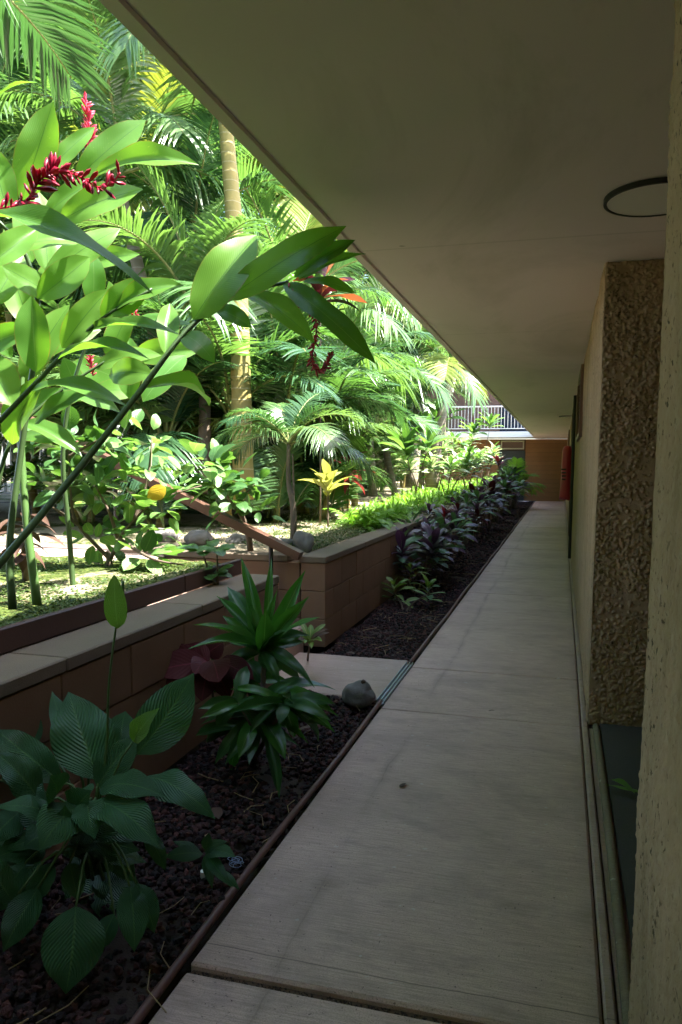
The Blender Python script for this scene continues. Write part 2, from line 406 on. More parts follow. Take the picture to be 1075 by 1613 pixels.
# walkway slabs
walk = tag(MB().box(XW+.01, XR-.004, -3, 30.28, -.118, -.02).obj('walkway', M['mortar']), kind='structure')
js = [-3, -.55, 1.776, 4.09, 5.01, 8.2, 10.52, 12.8, 15.1, 17.4, 19.7, 22, 24.3, 26.6, 30.28]
for a, b in zip(js[:-1], js[1:]):
    g = .011 if a in (1.776,) else .004; g2 = .011 if b == 1.776 else .004
    z = {1.776: .0, -.55: -.006}.get(a, 0) + random.uniform(-.002, .002)
    nx, ny = 3, max(2, int((b-a)/.1))
    MB().box(XW, .146, a+g, b-g2, -.11, z, .009).obj('slab', M['concrete'], walk)
    MB().box(.151, XR-.002, a+.003, b-.003, -.11, .004, .006).obj('edge_strip', M['concrete'], walk)
# landing between the two beds, and the steps up
pad = tag(MB().box(-1.86, XW-.055, 4.275, 5.195, -.115, -.004, .008).obj('landing', M['pad']), kind='structure')
steps = tag(bpy.data.objects.new('steps', None), kind='structure'); COL.objects.link(steps)
for i in range(4):
    MB().box(-1.90-.39*(i+1)-.6, -1.865-.39*i, 4.42, 5.33, -.1+.0*i, .168*(i+1), .012).obj('step', M['pad'], steps)
tag(MB().box(-9, -3.46-.02, 4.40, 5.34, .2, .70, .01).obj('path', M['pad']), kind='structure')

# lava gravel
def lava(y0, y1, dens, smin, smax, seed):
    g = np.random.default_rng(seed)
    ico_v = []; t = (1+5**.5)/2
    for a, b in ((-1, t), (1, t), (-1, -t), (1, -t)): ico_v += [(a, b, 0), (0, a, b), (b, 0, a)]
    V = np.array(ico_v)/math.hypot(1, t)
    from itertools import combinations
    F = [q for q in combinations(range(12), 3) if all(abs(np.linalg.norm(V[a]-V[b])-1.0515) < .02 for a, b in combinations(q, 2))]
    F = np.array([q if np.dot(np.cross(V[q[1]]-V[q[0]], V[q[2]]-V[q[0]]), V[q[0]]) > 0 else (q[0], q[2], q[1]) for q in F])
    n = int(dens*(y1-y0)*.7)
    x = g.uniform(XT+.01, XW-.03, n); y = g.uniform(y0, y1, n); s = g.uniform(smin, smax, n)*(.6+.4*g.random(n))
    z = -.028 + g.random(n)*.02 + .02*np.sin(x*9+y*5)
    sc = s[:, None]*g.uniform(.6, 1.25, (n, 3)); sc[:, 2] *= .8
    P_ = V[None]*(1+g.uniform(-.28, .28, (n, 12, 1)))*sc[:, None]
    a = g.uniform(0, 6.28, n); ca, sa = np.cos(a), np.sin(a)
    Q = np.stack([P_[..., 0]*ca[:, None]-P_[..., 1]*sa[:, None]+x[:, None], P_[..., 0]*sa[:, None]+P_[..., 1]*ca[:, None]+y[:, None], P_[..., 2]+z[:, None]], -1)
    f = (F[None]+12*np.arange(n)[:, None, None]).reshape(-1, 3)
    o = put('lava_gravel', mesh('lava_gravel', Q.reshape(-1, 3), f.tolist(), M['lava']))
    A = o.data.attributes.new('tint', 'FLOAT', 'POINT'); A.data.foreach_set('value', np.repeat(g.random(n), 12).astype(np.float32))
    return o
lava(.6, 4.27, 2600, .011, .021, 1)['kind'] = 'stuff'
lava(5.2, 10, 2000, .012, .021, 2)['kind'] = 'stuff'
lava(10, 30, 500, .018, .034, 3)['kind'] = 'stuff'

# ------------------------------------------------------------------ roof slab over the walk
prof = [(XE, CEIL), (XE+.042, CEIL), (XE+.045, CEIL+.012), (XE+.062, CEIL+.012), (XE+.065, CEIL), (3.0, CEIL), (3.0, CEIL+.24), (XE, CEIL+.24)]
k = len(prof); ys = [-3, 30.6]
v = [(x, y, z) for y in ys for x, z in prof]
f = [[i, (i+1) % k, k+(i+1) % k, k+i][::-1] for i in range(k)] + [list(range(k)), list(range(k, 2*k))[::-1]]
tag(put('ceiling', mesh('ceiling', v, f, M['ceiling'])), kind='structure')

# ------------------------------------------------------------------ stucco wall along the walk
wall = empty('stucco_wall', (XR, 4.14, 0), 'rough tan stucco wall with two jutting piers along the walkway', 'wall')
def stucco_face(name, o, du, dv, lu, lv, nrm, res, amp, seed, parent, rad=(.005, .0105), dens=5200):
    """one rough face: origin o, unit axes du, dv, lengths, outward normal"""
    nu, nv = int(lu/res)+1, int(lv/res)+1
    g = np.random.default_rng(seed); h = np.zeros((nv, nu))
    zone = np.clip((vnoise((nv, nu), .13/res, seed+2)-.30)*3, 0, 1); n = int(lu*lv*dens)
    cu, cv, rr = g.uniform(0, nu-1, n), g.uniform(0, nv-1, n), np.maximum(1.2, g.uniform(*rad, n)/res)
    keep = g.random(n) < .25+.75*zone[cv.astype(int), cu.astype(int)]
    for a, b, r in zip(cu[keep], cv[keep], rr[keep]):
        k = int(r)+1; a0, b0 = max(0, int(a)-k), max(0, int(b)-k)
        sub = h[b0:int(b)+k+2, a0:int(a)+k+2]
        yy, xx = np.ogrid[b0:b0+sub.shape[0], a0:a0+sub.shape[1]]
        np.maximum(sub, np.sqrt(np.maximum(0, 1-((xx-a)**2+(yy-b)**2)/r**2))*min(1, r*res/rad[1]), out=sub)
    h = h*amp*.35 + (vnoise((nv, nu), .35/res, seed+3)-.5)*.012
    for q in (h,): q[:, :2] *= .3; q[:, -2:] *= .3
    U, V_ = np.meshgrid(np.linspace(0, lu, nu), np.linspace(0, lv, nv))
    o, du, dv, nrm = map(np.array, (o, du, dv, nrm))
    Pt = o + U[..., None]*du + V_[..., None]*dv + h[..., None]*nrm
    i = np.arange(nu*nv).reshape(nv, nu)
    f = np.stack([i[:-1, :-1], i[:-1, 1:], i[1:, 1:], i[1:, :-1]], -1).reshape(-1, 4)
    if np.dot(np.cross(du, dv), nrm) < 0: f = f[:, ::-1]
    b = np.array(origin(parent))
    return put(name, mesh(name, (Pt-b).reshape(-1, 3), f.tolist(), M['stucco'], True), parent, b)
def pier_box(y0, y1, x1=1.5):
    MB().box(XR+.012, x1, y0+.012, y1-.012, 0, CEIL-.002).obj('pier_core', M['stucco'], wall)
# near pier beside the camera
pier_box(-1.5, 1.642)
stucco_face('pier_face', (XR, -1.5, 0), (0, 1, 0), (0, 0, 1), 3.142, CEIL, (-1, 0, 0), .007, .014, 11, wall)
stucco_face('pier_end', (XR, 1.642, 0), (1, 0, 0), (0, 0, 1), 1.3, CEIL, (0, 1, 0), .015, .018, 12, wall)
# second pier and the long wall
pier_box(4.14, 30.27)
stucco_face('pier_end', (XR, 4.14, 0), (1, 0, 0), (0, 0, 1), .62, CEIL, (0, -1, 0), .0032, .030, 13, wall, (.0055, .0115), 5200)
MB().box(XR+.62, 1.4, 4.135, 4.16, 0, CEIL-.003).obj('pier_core', M['stucco'], wall)
stucco_face('wall_face', (XR, 4.14, 0), (0, 1, 0), (0, 0, 1), 5, CEIL, (-1, 0, 0), .014, .02, 14, wall)
stucco_face('wall_face', (XR, 9.14, 0), (0, 1, 0), (0, 0, 1), 21.1, CEIL, (-1, 0, 0), .05, .02, 15, wall)
MB().box(1.35, 1.5, 1.642, 4.14, 0, CEIL).obj('recess_wall', M['stucco'], wall)  # unseen back of the recess, boxed in for its effect on the light
# jalousie windows high in the wall
for y0, y1, z0, z1 in ((7.7, 9.3, 1.68, 2.38), (12.6, 14.2, 1.68, 2.38), (21.5, 23, 1.68, 2.38)):
    w = MB().box(XR-.035, XR+.02, y0, y1, z0, z0+.05, .005).box(XR-.035, XR+.02, y0, y1, z1-.05, z1, .005)\
        .box(XR-.037, XR+.02, y0, y0+.05, z0+.05, z1-.05, .005).box(XR-.037, XR+.02, y1-.05, y1, z0+.05, z1-.05, .005).obj('window', M['brownframe'], wall)
    for i in range(7):
        z = z0+.06+i*(z1-z0-.11)/7
        MB().add([(XR-.03, y0+.05, z), (XR-.03, y1-.05, z), (XR+.0, y1-.05, z+.085), (XR+.0, y0+.05, z+.085),
                  (XR-.026, y0+.05, z), (XR-.026, y1-.05, z), (XR+.004, y1-.05, z+.085), (XR+.004, y0+.05, z+.085)],
                 [[0, 1, 2, 3][::-1], [4, 5, 6, 7], [0, 1, 5, 4], [3, 2, 6, 7]]).obj('louvre', M['glass'], w)
MB().box(XR-.02, XR+.02, 15.4, 16.5, 0, 2.12, .005).obj('door', M['brownframe'], wall)
MB().tube([(XR-.03, 11.55, .02), (XR-.03, 11.55, 2.42)], .022, 8).obj('dark_gap', M['gap_black'], wall)  # black tube standing in for a slim dark gap at the wall
# entry recess: carpet and raised kerb
tag(MB().box(.245, 1.35, 1.63, 4.15, -.118, .012).obj('entry_mat', M['mat']), 'dark grey carpet on the floor of the entry recess between the stucco piers', 'mat')
v = []
kb = MB()
pts = [(.222 - .012*math.exp(-((y-1.7)/.8)**2), y, .006) for y in np.linspace(1.60, 4.10, 24)]
kb.tube(pts, [.017]*24, 10).obj('kerb', mat_concrete('kerb_concrete', (.24, .22, .15), (.20, .15, .11), (.12, .08, .06)), None, True)
tag(bpy.data.objects['kerb'], kind='structure')
tag(MB().box(.188, .25, 1.6, 4.11, -.118, -.012).obj('kerb_base', M['concrete']), kind='structure')

# unseen wall added behind the camera to cut the light from there
MB().box(-14, 3.0, -3.4, -3.02, -.1, 5.6).obj('unseen_shade_wall', M['stucco'], wall)
# ------------------------------------------------------------------ retaining walls of brown block
def course_wall(root, axis, fixed, a0, a1, depth, sgn, zt, n=3, bl=.45):
    """blocks along axis ('y' or 'x'); face at `fixed`, body to sgn side"""
    hz = zt/n
    for r in range(n):
        a = a0 - (bl/2 if r % 2 else 0)
        while a < a1 - .02:
            s, e = max(a, a0), min(a+bl, a1); a += bl
            if e-s < .05: continue
            z0, z1 = r*hz+.002, (r+1)*hz-.002
            j = random.uniform(-.0025, .0025)
            lo, hi = sorted((fixed+j, fixed+sgn*(depth-.004)+j))
            b = MB()
            if axis == 'y': b.box(lo, hi, s+.002, e-.002, z0, z1, .004)
            else: b.box(s+.002, e-.002, lo, hi, z0, z1, .004)
            b.obj('block', M['block'], root)
w1 = empty('retaining_wall', (XT, 1.5, 0), 'low brown block retaining wall with grey cap behind the peace lily', 'wall')
course_wall(w1, 'y', XT, -.9, 4.385, .235, -1, TZ-.055)
MB().box(XT-.225, XT-.012, -.89, 4.375, 0, TZ-.06).obj('core', M['mortar'], w1)
for a in np.arange(-.9, 4.3, 1.06): MB().box(XT-.245, XT+.004, a+.002, min(a+1.058, 4.39), TZ-.052, TZ, .006).obj('cap', M['cap'], w1)
w2 = empty('retaining_wall', (XT, 5.36, 0), 'brown block retaining wall with tan cap running beside the croton bed', 'wall')
course_wall(w2, 'y', XT, 5.36, 27.5, .2, -1, TZ-.05)
course_wall(w2, 'x', 5.36, -8.0, XT-.205, .2, 1, TZ-.05)
MB().box(XT-.19, XT-.012, 5.372, 27.48, 0, TZ-.058).box(-7.98, XT-.21, 5.372, 5.55, 0, TZ-.057).obj('core', M['mortar'], w2)
for a in np.arange(5.35, 27.4, 1.2): MB().box(XT-.21, XT+.005, a+.0015, min(a+1.1985, 27.51), TZ-.048, TZ, .006).obj('cap', M['cap'], w2)
for a in np.arange(-8.0, XT-.3, 1.2): MB().box(a+.0015, min(a+1.1985, XT-.212), 5.352, 5.57, TZ-.047, TZ+.001, .006).obj('cap', M['cap'], w2)
bd = empty('edging_board', (-1.965, 2, TZ), 'dark brown board edging on top of the near retaining wall', 'edging')
for a, b in ((-.9, 1.6), (1.603, 3.62), (3.623, 4.36)):
    MB().box(-1.975, -1.945, a, b, TZ+.001, TZ+.098, .006).obj('board', M['board'], bd)
# brown edging pipe along the walk, with the metal drain channel between its two runs
def wavy(y0, y1, n): return [(-.992 + .004*math.sin(y*2.1), y, .002+.004*math.sin(y*3.3)) for y in np.linspace(y0, y1, n)]
e = MB().tube(wavy(.4, 4.20, 40), .0135, 10).obj('edging_pipe', M['edging'], None, True)
tag(e, 'brown edging pipe between walkway and the near lava rock bed', 'pipe')
e = MB().tube(wavy(5.13, 29.6, 120), .014, 10).obj('edging_pipe', M['edging'], None, True)
tag(e, 'brown edging pipe bordering the long far lava rock bed', 'pipe')
ch = empty('drain_channel', (-.995, 4.65, 0), 'galvanised metal channel across the gap in the edging by the landing', 'drain')
MB().box(-1.022, -.970, 4.215, 5.115, -.03, -.012, .002).obj('channel_base', M['metal'], ch)
for x in (-1.02, -.996, -.974): MB().box(x-.003, x+.003, 4.215, 5.115, -.011, .006, .001).obj('channel_rib', M['metal'], ch)

# ------------------------------------------------------------------ far building across the end of the walk
fb = empty('far_building', (-3, 30.3, 0), 'brown two storey building with balcony closing the end of the walkway', 'building')
FY = 30.30
for x0, x1, z0, z1 in ((-12, -4.4, 0, 2.42), (-4.4, -2.42, 0, 2.42), (-1.40, 3, 0, 2.42)):
    nrow = 14
    for r in range(nrow):
        z = z0+(z1-z0)*r/nrow
        MB().box(x0, x1, FY+random.uniform(-.004, .004), FY+.2, z+.003, z+(z1-z0)/nrow-.003, .004).obj('wall_course', M['farwall'], fb)
MB().box(-12, 3, FY+.02, FY+.25, 0, 2.42).obj('wall', M['mortar'], fb)
d = MB().box(-2.40, -1.42, FY-.03, FY+.05, 0, 1.98, .01).obj('door', M['screen'], fb)
MB().box(-1.52, -1.48, FY-.07, FY-.03, .95, 1.1, .005).obj('handle', M['metal'], d)
t = MB().box(-2.36, -1.46, FY-.05, FY+.01, 2.02, 2.07, .004).box(-2.36, -1.46, FY-.05, FY+.01, 2.31, 2.36, .004).box(-2.36, -2.31, FY-.05, FY+.01, 2.072, 2.308, .004).box(-1.51, -1.46, FY-.05, FY+.01, 2.072, 2.308, .004).obj('transom', M['frame'], fb)
MB().box(-2.31, -1.51, FY-.02, FY+.01, 2.072, 2.308).obj('pane', M['darkwall'], t)
MB().box(-12, -1.06, 29.0, FY+.2, 2.44, 2.66, .01).obj('balcony_slab', M['white'], fb)
MB().box(-12, 3, FY+.3, FY+.5, 2.66, 6.6).obj('upper_wall', M['darkwall'], fb)
MB().box(-2.45, -.2, FY+.25, FY+.32, 2.66, 4.8, .01).obj('sliding_door', M['navy'], fb)
MB().box(-12.4, 3.4, 28.8, FY+5, 5.3, 5.5, .01).obj('roof', M['ceiling'], fb)
rl = MB().box(-10, -1.06, 29.03, 29.08, 3.58, 3.63, .005).box(-10, -1.06, 29.04, 29.07, 2.76, 2.79, .004).obj('railing', M['white'], fb)
me = None
for x in np.arange(-9.9, -1.06, .125):
    post = abs((x+2.9) % 1.875) < .06
    if me is None: b_ = MB().box(-.009, .009, -.009, .009, 0, .79); me = mesh('baluster', b_.v, b_.f, M['white'])
    if post: MB().box(x-.025, x+.025, 29.0, 29.03, 2.55, 3.58, .004).obj('post', M['white'], rl)
    else: put('baluster', me, rl, (x, 29.055, 2.79))

# ------------------------------------------------------------------ small fixtures
def disc(mb, cx, cy, r, z0, z1, n=48, bev=.0):
    v = [(cx+r*math.cos(2*math.pi*i/n), cy+r*math.sin(2*math.pi*i/n), z) for z in (z0, z1) for i in range(n)]
    return mb.add(v, [[i, (i+1) % n, n+(i+1) % n, n+i] for i in range(n)] + [list(range(n))[::-1], [n+i for i in range(n)]])
def ringm(mb, cx, cy, r0, r1, z0, z1, n=56):
    v = []
    for r, z in ((r1, z0), (r1, z1), (r0, z1), (r0, z0)):
        v += [(cx+r*math.cos(2*math.pi*i/n), cy+r*math.sin(2*math.pi*i/n), z) for i in range(n)]
    f = [[a*n+i, a*n+(i+1) % n, ((a+1) % 4)*n+(i+1) % n, ((a+1) % 4)*n+i] for a in range(4) for i in range(n)]
    return mb.add(v, f)
for (x, y, lab) in ((.318, 3.185, 'round flush ceiling light with black rim above the entry recess'), (.10, 16.5, 'small round ceiling light far down the walkway by the wall')):
    l = empty('ceiling_light', (x, y, CEIL), lab, 'ceiling light', 'ceiling lights')
    ringm(MB(), x, y, .183, .195, CEIL-.020, CEIL-.001).obj('rim', M['black'], l)
    disc(MB(), x, y, .1825, CEIL-.018, CEIL-.002).obj('diffuser', M['diffuser'], l)
# red vinyl cover over the fire extinguisher
fx = empty('fire_extinguisher', (XR-.09, 12, 1.0), 'fire extinguisher under red vinyl cover hanging on the stucco wall', 'fire extinguisher')
V = []; Fq = []; n = 20; prof = [(1.70, .02), (1.69, .055), (1.64, .08), (1.50, .09), (1.3, .095), (1.1, .10), (.9, .104), (.885, .1), (.885, .02)]
for z, r in prof:
    for i in range(n):
        a = 2*math.pi*i/n; w = 1+.10*math.sin(3*a+z*6)*(1.9-z)
        V.append((XR-.105+r*.95*w*math.cos(a), 12+r*1.2*w*math.sin(a), z + .02*math.sin(2*a)*(z < 1.1)))
for r in range(len(prof)-1):
    for i in range(n): Fq.append([r*n+i, r*n+(i+1) % n, (r+1)*n+(i+1) % n, (r+1)*n+i])
MB().add(V, Fq).obj('cover', M['red'], fx, True)
MB().box(XR-.02, XR-.002, 11.96, 12.04, 1.6, 1.74, .003).obj('bracket', M['black'], fx)
b_ = MB()
for i, zz in enumerate((1.33, 1.28, 1.23, 1.18)):
    b_.box(XR-.19+.004*i, XR-.12, 11.858, 11.868, zz, zz+.022)
b_.obj('faded_print', M['black'], fx)

# handrail
hr = empty('handrail', (-1.9, 5.30, 0), 'brown sloping handrail on black posts beside the garden steps', 'handrail')
a, b = Vector((-1.88, 5.30, .715)), Vector((-4.9, 5.30, 2.04))
dr = (b-a).normalized(); up = Vector((0, 1, 0)).cross(dr); up = up if up.z > 0 else -up
def bar(mb, a, b, hw, hh, up):
    s = up.cross((b-a).normalized())
    v = [p + s*x*hw + up*y*hh for p in (a, b) for x, y in ((-1, -1), (1, -1), (1, 1), (-1, 1))]
    return mb.add(v, [[0, 1, 2, 3][::-1], [4, 5, 6, 7], [0, 1, 5, 4], [1, 2, 6, 5], [2, 3, 7, 6], [3, 0, 4, 7]])
bar(MB(), a, b, .045, .024, up).obj('rail', M['railwood'], hr)
bar(MB(), a-up*.034+dr*.003, b-up*.034, .03, .010, up).obj('rail_underside', M['railwood'], hr)
for x in (-2.12, -3.45, -4.75):
    z = a.z + (b.z-a.z)*(x-a.x)/(b.x-a.x) - .045
    MB().tube([(x, 5.30, max(0.1, .168*int((-1.86-x)/.39+1)-.05)), (x, 5.30, z)], .018, 8).obj('post', M['black'], hr)
# white railing beyond the garden
wr = empty('white_railing', (-7.8, 9.5, .7), 'white metal railing glimpsed behind the ginger stems', 'railing')
MB().box(-9.4, -6.6, 9.48, 9.52, 1.72, 1.76, .004).obj('top_rail', M['white'], wr)
MB().box(-9.4, -6.6, 9.48, 9.52, .92, .95, .004).obj('bottom_rail', M['white'], wr)
for i, x in enumerate(np.arange(-9.35, -6.6, .13)): MB().box(x-.011, x+.011, 9.485, 9.515, .72 if i % 7 == 0 else .95, 1.72).obj('baluster', M['white'], wr)

# stones
def stone(name, loc, sx, sy, sz, seed, label, grp=None, m='stone'):
    import bmesh
    bm = bmesh.new(); bmesh.ops.create_icosphere(bm, subdivisions=4, radius=1)
    for v in bm.verts:
        d = 1 + .28*mnoise.noise(v.co*1.2+Vector((seed*7.1, 0, 0))) + .07*mnoise.noise(v.co*4+Vector((0, seed, 0))) + .02*mnoise.noise(v.co*13)
        v.co = Vector((v.co.x*sx, v.co.y*sy, v.co.z*sz))*d
    me = bpy.data.meshes.new(name); bm.to_mesh(me); bm.free(); me.materials.append(M[m])
    me.polygons.foreach_set('use_smooth', np.ones(len(me.polygons), bool))
    return tag(put(name, me, None, loc), label, 'stone', grp)
stone('boulder', (-1.115, 4.16, .05), .098, .10, .076, 1, 'round weathered boulder on lava rock at the edge of the landing')
stone('pebble', (-1.085, 4.15, .128), .016, .018, .014, 2, 'small dark pebble resting on top of the round boulder', None, 'deadleaf')
stone('boulder', (-1.99, 5.68, .77), .088, .085, .095, 3, 'grey pitted boulder on the corner of the far raised bed')
stone('boulder', (-2.18, 5.72, .745), .09, .08, .055, 4, 'low flat brown rock next to the grey pitted boulder')
stone('boulder', (-2.95, 5.75, .76), .12, .09, .08, 5, 'sunlit rounded rock on the far bed behind the handrail')
stone('boulder', (-3.35, 5.85, .75), .14, .1, .08, 6, 'wide dark rock under the upper part of the handrail')
stone('boulder', (-2.62, 5.8, .75), .1, .08, .06, 8, 'small sunlit rock behind the middle of the handrail')


# ================================================================== vegetation
SHAPES = {   # half width along the leaf, 0..1
    'ginger': lambda t: (math.sin(math.pi*min(1, t*1.02))**.55)*(1-.12*t)*(1 if t < .82 else 1-((t-.82)/.18)**2*.55),
    'lily': lambda t: max(0, math.sin(math.pi*t**.82))**.8*(1 if t < .75 else 1-((t-.75)/.25)**1.5*.5),
    'ti': lambda t: (.28+.72*math.sin(math.pi*min(1, t*.95+.03))**.8)*(1 if t < .7 else 1-((t-.7)/.3)**1.7),
    'oval': lambda t: max(0, math.sin(math.pi*t**.9))**.62,
    'croton': lambda t: (.12+.88*max(0, math.sin(math.pi*t**1.05))**.8)*(1 if t < .92 else (1-t)/.08),
    'spathe': lambda t: max(0, math.sin(math.pi*t**.75))**.7,
}
LEAF = {}
def leaf_mesh(shape, mkey, sag, var, nseg, nac):
    k = (shape, mkey, sag, var, nseg, nac)
    if k in LEAF: return LEAF[k]
    g = random.Random(hash((shape, sag, var)) & 0xffff)
    g = random.Random(int(sag*100)+var*31+len(shape)*977)
    fold = g.uniform(.15, .5) if shape in ('ginger', 'ti') else g.uniform(.05, .35)
    tw = g.uniform(-.5, .5); side = g.uniform(-.06, .06); ph = g.uniform(0, 6); wav = {'ginger': .06, 'lily': .09, 'ti': .05, 'oval': .07, 'croton': .05, 'spathe': .02}[shape]
    curl = g.uniform(-.25, .1)
    v, uv, f = [], [], []
    for i in range(nseg+1):
        t = i/nseg; w = .5*SHAPES[shape](min(.999, max(.001, t)))
        if i == nseg: w = .004
        if i == 0: w = max(w*.5, .02)
        cz = sag*4*t*(1-t) ; cx = side*math.sin(math.pi*t); a = tw*(t-.3)
        for j in range(nac+1):
            u = -1+2*j/nac; x = u*w; z = abs(u)*w*fold + curl*u*u*w
            z += wav*w*2*abs(u)*math.sin(t*nseg*.9+ph+(2 if u > 0 else 0))
            v.append((cx + x*math.cos(a)-z*math.sin(a)*.6, t, cz + (z*math.cos(a)+x*math.sin(a))*.45)); uv.append((.5+.5*u, t))
    n = nac+1
    for i in range(nseg):
        for j in range(nac): f.append([i*n+j, i*n+j+1, (i+1)*n+j+1, (i+1)*n+j])
    LEAF[k] = mesh('leaf', v, f, M[mkey], True, uv); return LEAF[k]

def leaf(parent, shape, mkey, base, tip, width, nrm, sag=.1, var=None, nseg=8, nac=4, name='leaf'):
    base, tip = Vector(base), Vector(tip); y = tip-base; L = y.length
    if L < 1e-4: return
    y.normalize(); z = Vector(nrm); z = z - y*z.dot(y)
    if z.length < 1e-3: z = y.orthogonal()
    z.normalize(); x = y.cross(z)
    me = leaf_mesh(shape, mkey, round(sag, 2), random.randrange(4) if var is None else var, nseg, nac)
    o = bpy.data.objects.new(name, me); COL.objects.link(o)
    loc = base
    if parent: o.parent = parent; loc = base - origin(parent)
    o.matrix_local = Matrix(((x.x*width, y.x*L, z.x*L, loc.x), (x.y*width, y.y*L, z.y*L, loc.y), (x.z*width, y.z*L, z.z*L, loc.z), (0, 0, 0, 1)))
    return o

def hero(parent, shape, mkey, b, t, wpx, face=.65, sag=.1, nseg=12, nac=6, flip=1, name='leaf'):
    """b, t = (px, py, depth) of base and tip of one leaf, width in photo pixels"""
    B, T = at(*b), at(*t); mid = (B+T)/2
    n = (CAM-mid).normalized()*face*flip + Vector((0, 0, 1))*(1-face) + Vector((random.uniform(-.15, .15), random.uniform(-.15, .15), 0))
    return leaf(parent, shape, mkey, B, T, wpx*1.12/CF*(b[2]+t[2])/2, n, sag, None, nseg, nac, name)

def tube_part(parent, name, pts, rad, m, n=8):
    return MB().tube(pts, rad, n).obj(name, m, parent, True)
def curve(pts, n):
    """Catmull-Rom through points"""
    P_ = [Vector(p) for p in pts]; P_ = [P_[0]*2-P_[1]] + P_ + [P_[-1]*2-P_[-2]]; out = []
    segs = len(P_)-3
    for i in range(n):
        u = i/(n-1)*segs; s = min(int(u), segs-1); t = u-s; a, b, c_, d = P_[s:s+4]
        out.append(.5*((2*b)+(c_-a)*t+(2*a-5*b+4*c_-d)*t*t+(3*b-a-3*c_+d)*t**3))
    return out
def lin(a, b, n): return [a+(b-a)*i/(n-1) for i in range(n)]

# ------------------------------------------------------------------ palm fronds
def frond_mesh(key, mkey, L, npair, ll, e0, e1, seed, vee=.5, droop=.5, wid=.03, fwd=.8):
    g = random.Random(seed); v, f, uv = [], [], []; nr = 14; pts = []; p = Vector((0, 0, 0))
    for i in range(nr+1):
        t = i/nr; e = R(e0+(e1-e0)*t**1.15); pts.append(p.copy()); p = p + Vector((0, math.cos(e), math.sin(e)))*L/nr
    tb = MB().tube(pts, [max(.003, .013*L*(1-.85*i/nr)) for i in range(nr+1)], 5)
    nf0 = 0
    v += tb.v; f += tb.f; uv += [(0, 0)]*len(tb.v); nf0 = len(tb.f)
    for k in range(npair):
        t = .16+.84*(k+.5)/npair; q = t*nr; i = min(int(q), nr-1); c0 = pts[i].lerp(pts[i+1], q-i); tan = (pts[i+1]-pts[i]).normalized()
        upv = Vector((1, 0, 0)).cross(tan)
        l0 = ll*(math.sin(math.pi*(.12+.80*t))**.75)*g.uniform(.88, 1.08)
        for s in (-1, 1):
            fw = fwd*(.55+.9*t*t)+g.uniform(-.1, .1)
            d = (Vector((s, 0, 0)) + tan*fw + upv*(vee*(1-.6*t)+g.uniform(-.12, .12))).normalized()
            side = tan*1.0 - d*tan.dot(d); side = side.normalized() if side.length > 1e-3 else upv
            nb = d.cross(side).normalized()*(-s)
            w = wid*g.uniform(.85, 1.15); dd = droop*g.uniform(.5, 1.5); b = len(v)
            for j in range(4):
                tt = j/3; c_ = c0 + d*l0*tt + Vector((0, 0, -1))*l0*dd*tt*tt
                ww = w*(.45, 1, .72, .04)[j]
                v += [tuple(c_-side*ww*.5), tuple(c_-nb*ww*.18), tuple(c_+side*ww*.5)]; uv += [(0, tt), (.5, tt), (1, tt)]
            for j in range(3):
                a = b+3*j; f += [[a, a+1, a+4, a+3], [a+1, a+2, a+5, a+4]]
    me = mesh('frond', v, f, M['rachis'], True, uv); me.materials.append(M[mkey])
    mi = np.ones(len(me.polygons), np.int32); mi[:nf0] = 0; me.polygons.foreach_set('material_index', mi); return me
FR = {}
def build_fronds():
    i = 0
    for mk in ('frond', 'fronddark', 'frondyellow', 'fern'):
        for (e0, e1, dr) in ((82, 40, .15), (70, 0, .25), (58, -25, .4), (42, -45, .5), (25, -62, .6), (5, -75, .5)):
            for k in range(2):
                FR.setdefault(mk, []).append(frond_mesh(i, mk, 1.0, 44, .36, e0+random.uniform(-6, 6), e1+random.uniform(-10, 10), i*3+k, vee=random.uniform(.2, .7), droop=dr*random.uniform(.7, 1.3), wid=random.uniform(.019, .026)))
                i += 1
build_fronds()
def add_frond(root, mk, tier, loc, az, size, roll=None):
    me = FR[mk][tier*2+random.randrange(2)]
    o = put('frond', me, root, loc); s = size*random.uniform(.88, 1.12)
    o.rotation_euler = (random.uniform(-.12, .12), random.uniform(-.15, .15), az-math.pi/2); o.scale = (s*random.uniform(.85, 1.1), s, s)
    return o

def palm(base, top, nf, size, label, group, trunkr=.05, tm='canegold', mix=(.72, .18, .1), spread=(0, 1, 2, 3, 4), name='palm', low=0, yel=.25):
    base, top = Vector(base), Vector(top); root = empty(name, base, label, 'palm', group)
    mid = (base+top)/2 + Vector((random.uniform(-.06, .06), random.uniform(-.06, .06), 0))*(top-base).length
    H = (top-base).length; n = max(6, int(H/.16)); pts = curve([base-Vector((0, 0, .1)), mid, top], n)
    rad = [trunkr*(1.25-.45*i/(n-1))*(1+.06*(i % 2)) for i in range(n)]
    tube_part(root, 'trunk', pts, rad, M[tm], 10)
    tube_part(root, 'crownshaft', [top-Vector((0, 0, .05)), top+Vector((0, 0, .18*size)), top+Vector((0, 0, .34*size))], [trunkr*.85, trunkr*.8, trunkr*.3], M['stem'], 8)
    a0 = random.uniform(0, 6.28)
    for i in range(nf):
        az = a0+i*2.4+random.uniform(-.25, .25); tier = spread[int(i*len(spread)/nf)]
        mk = random.choices(('frond', 'fronddark', 'frondyellow'), mix)[0]
        if tier >= 4 and random.random() < yel*.6: mk = 'frondyellow'
        add_frond(root, mk, tier, top+Vector((math.cos(az)*.02, math.sin(az)*.02, .26*size-.05*tier*size)), az, size)
    for i in range(low):       # suckers at the foot
        az = random.uniform(0, 6.28)
        add_frond(root, 'frond', random.choice((0, 1, 1, 2)), base+Vector((random.uniform(-.15, .15), random.uniform(-.15, .15), 0)), az, size*.8)
    return root

random.seed(364)
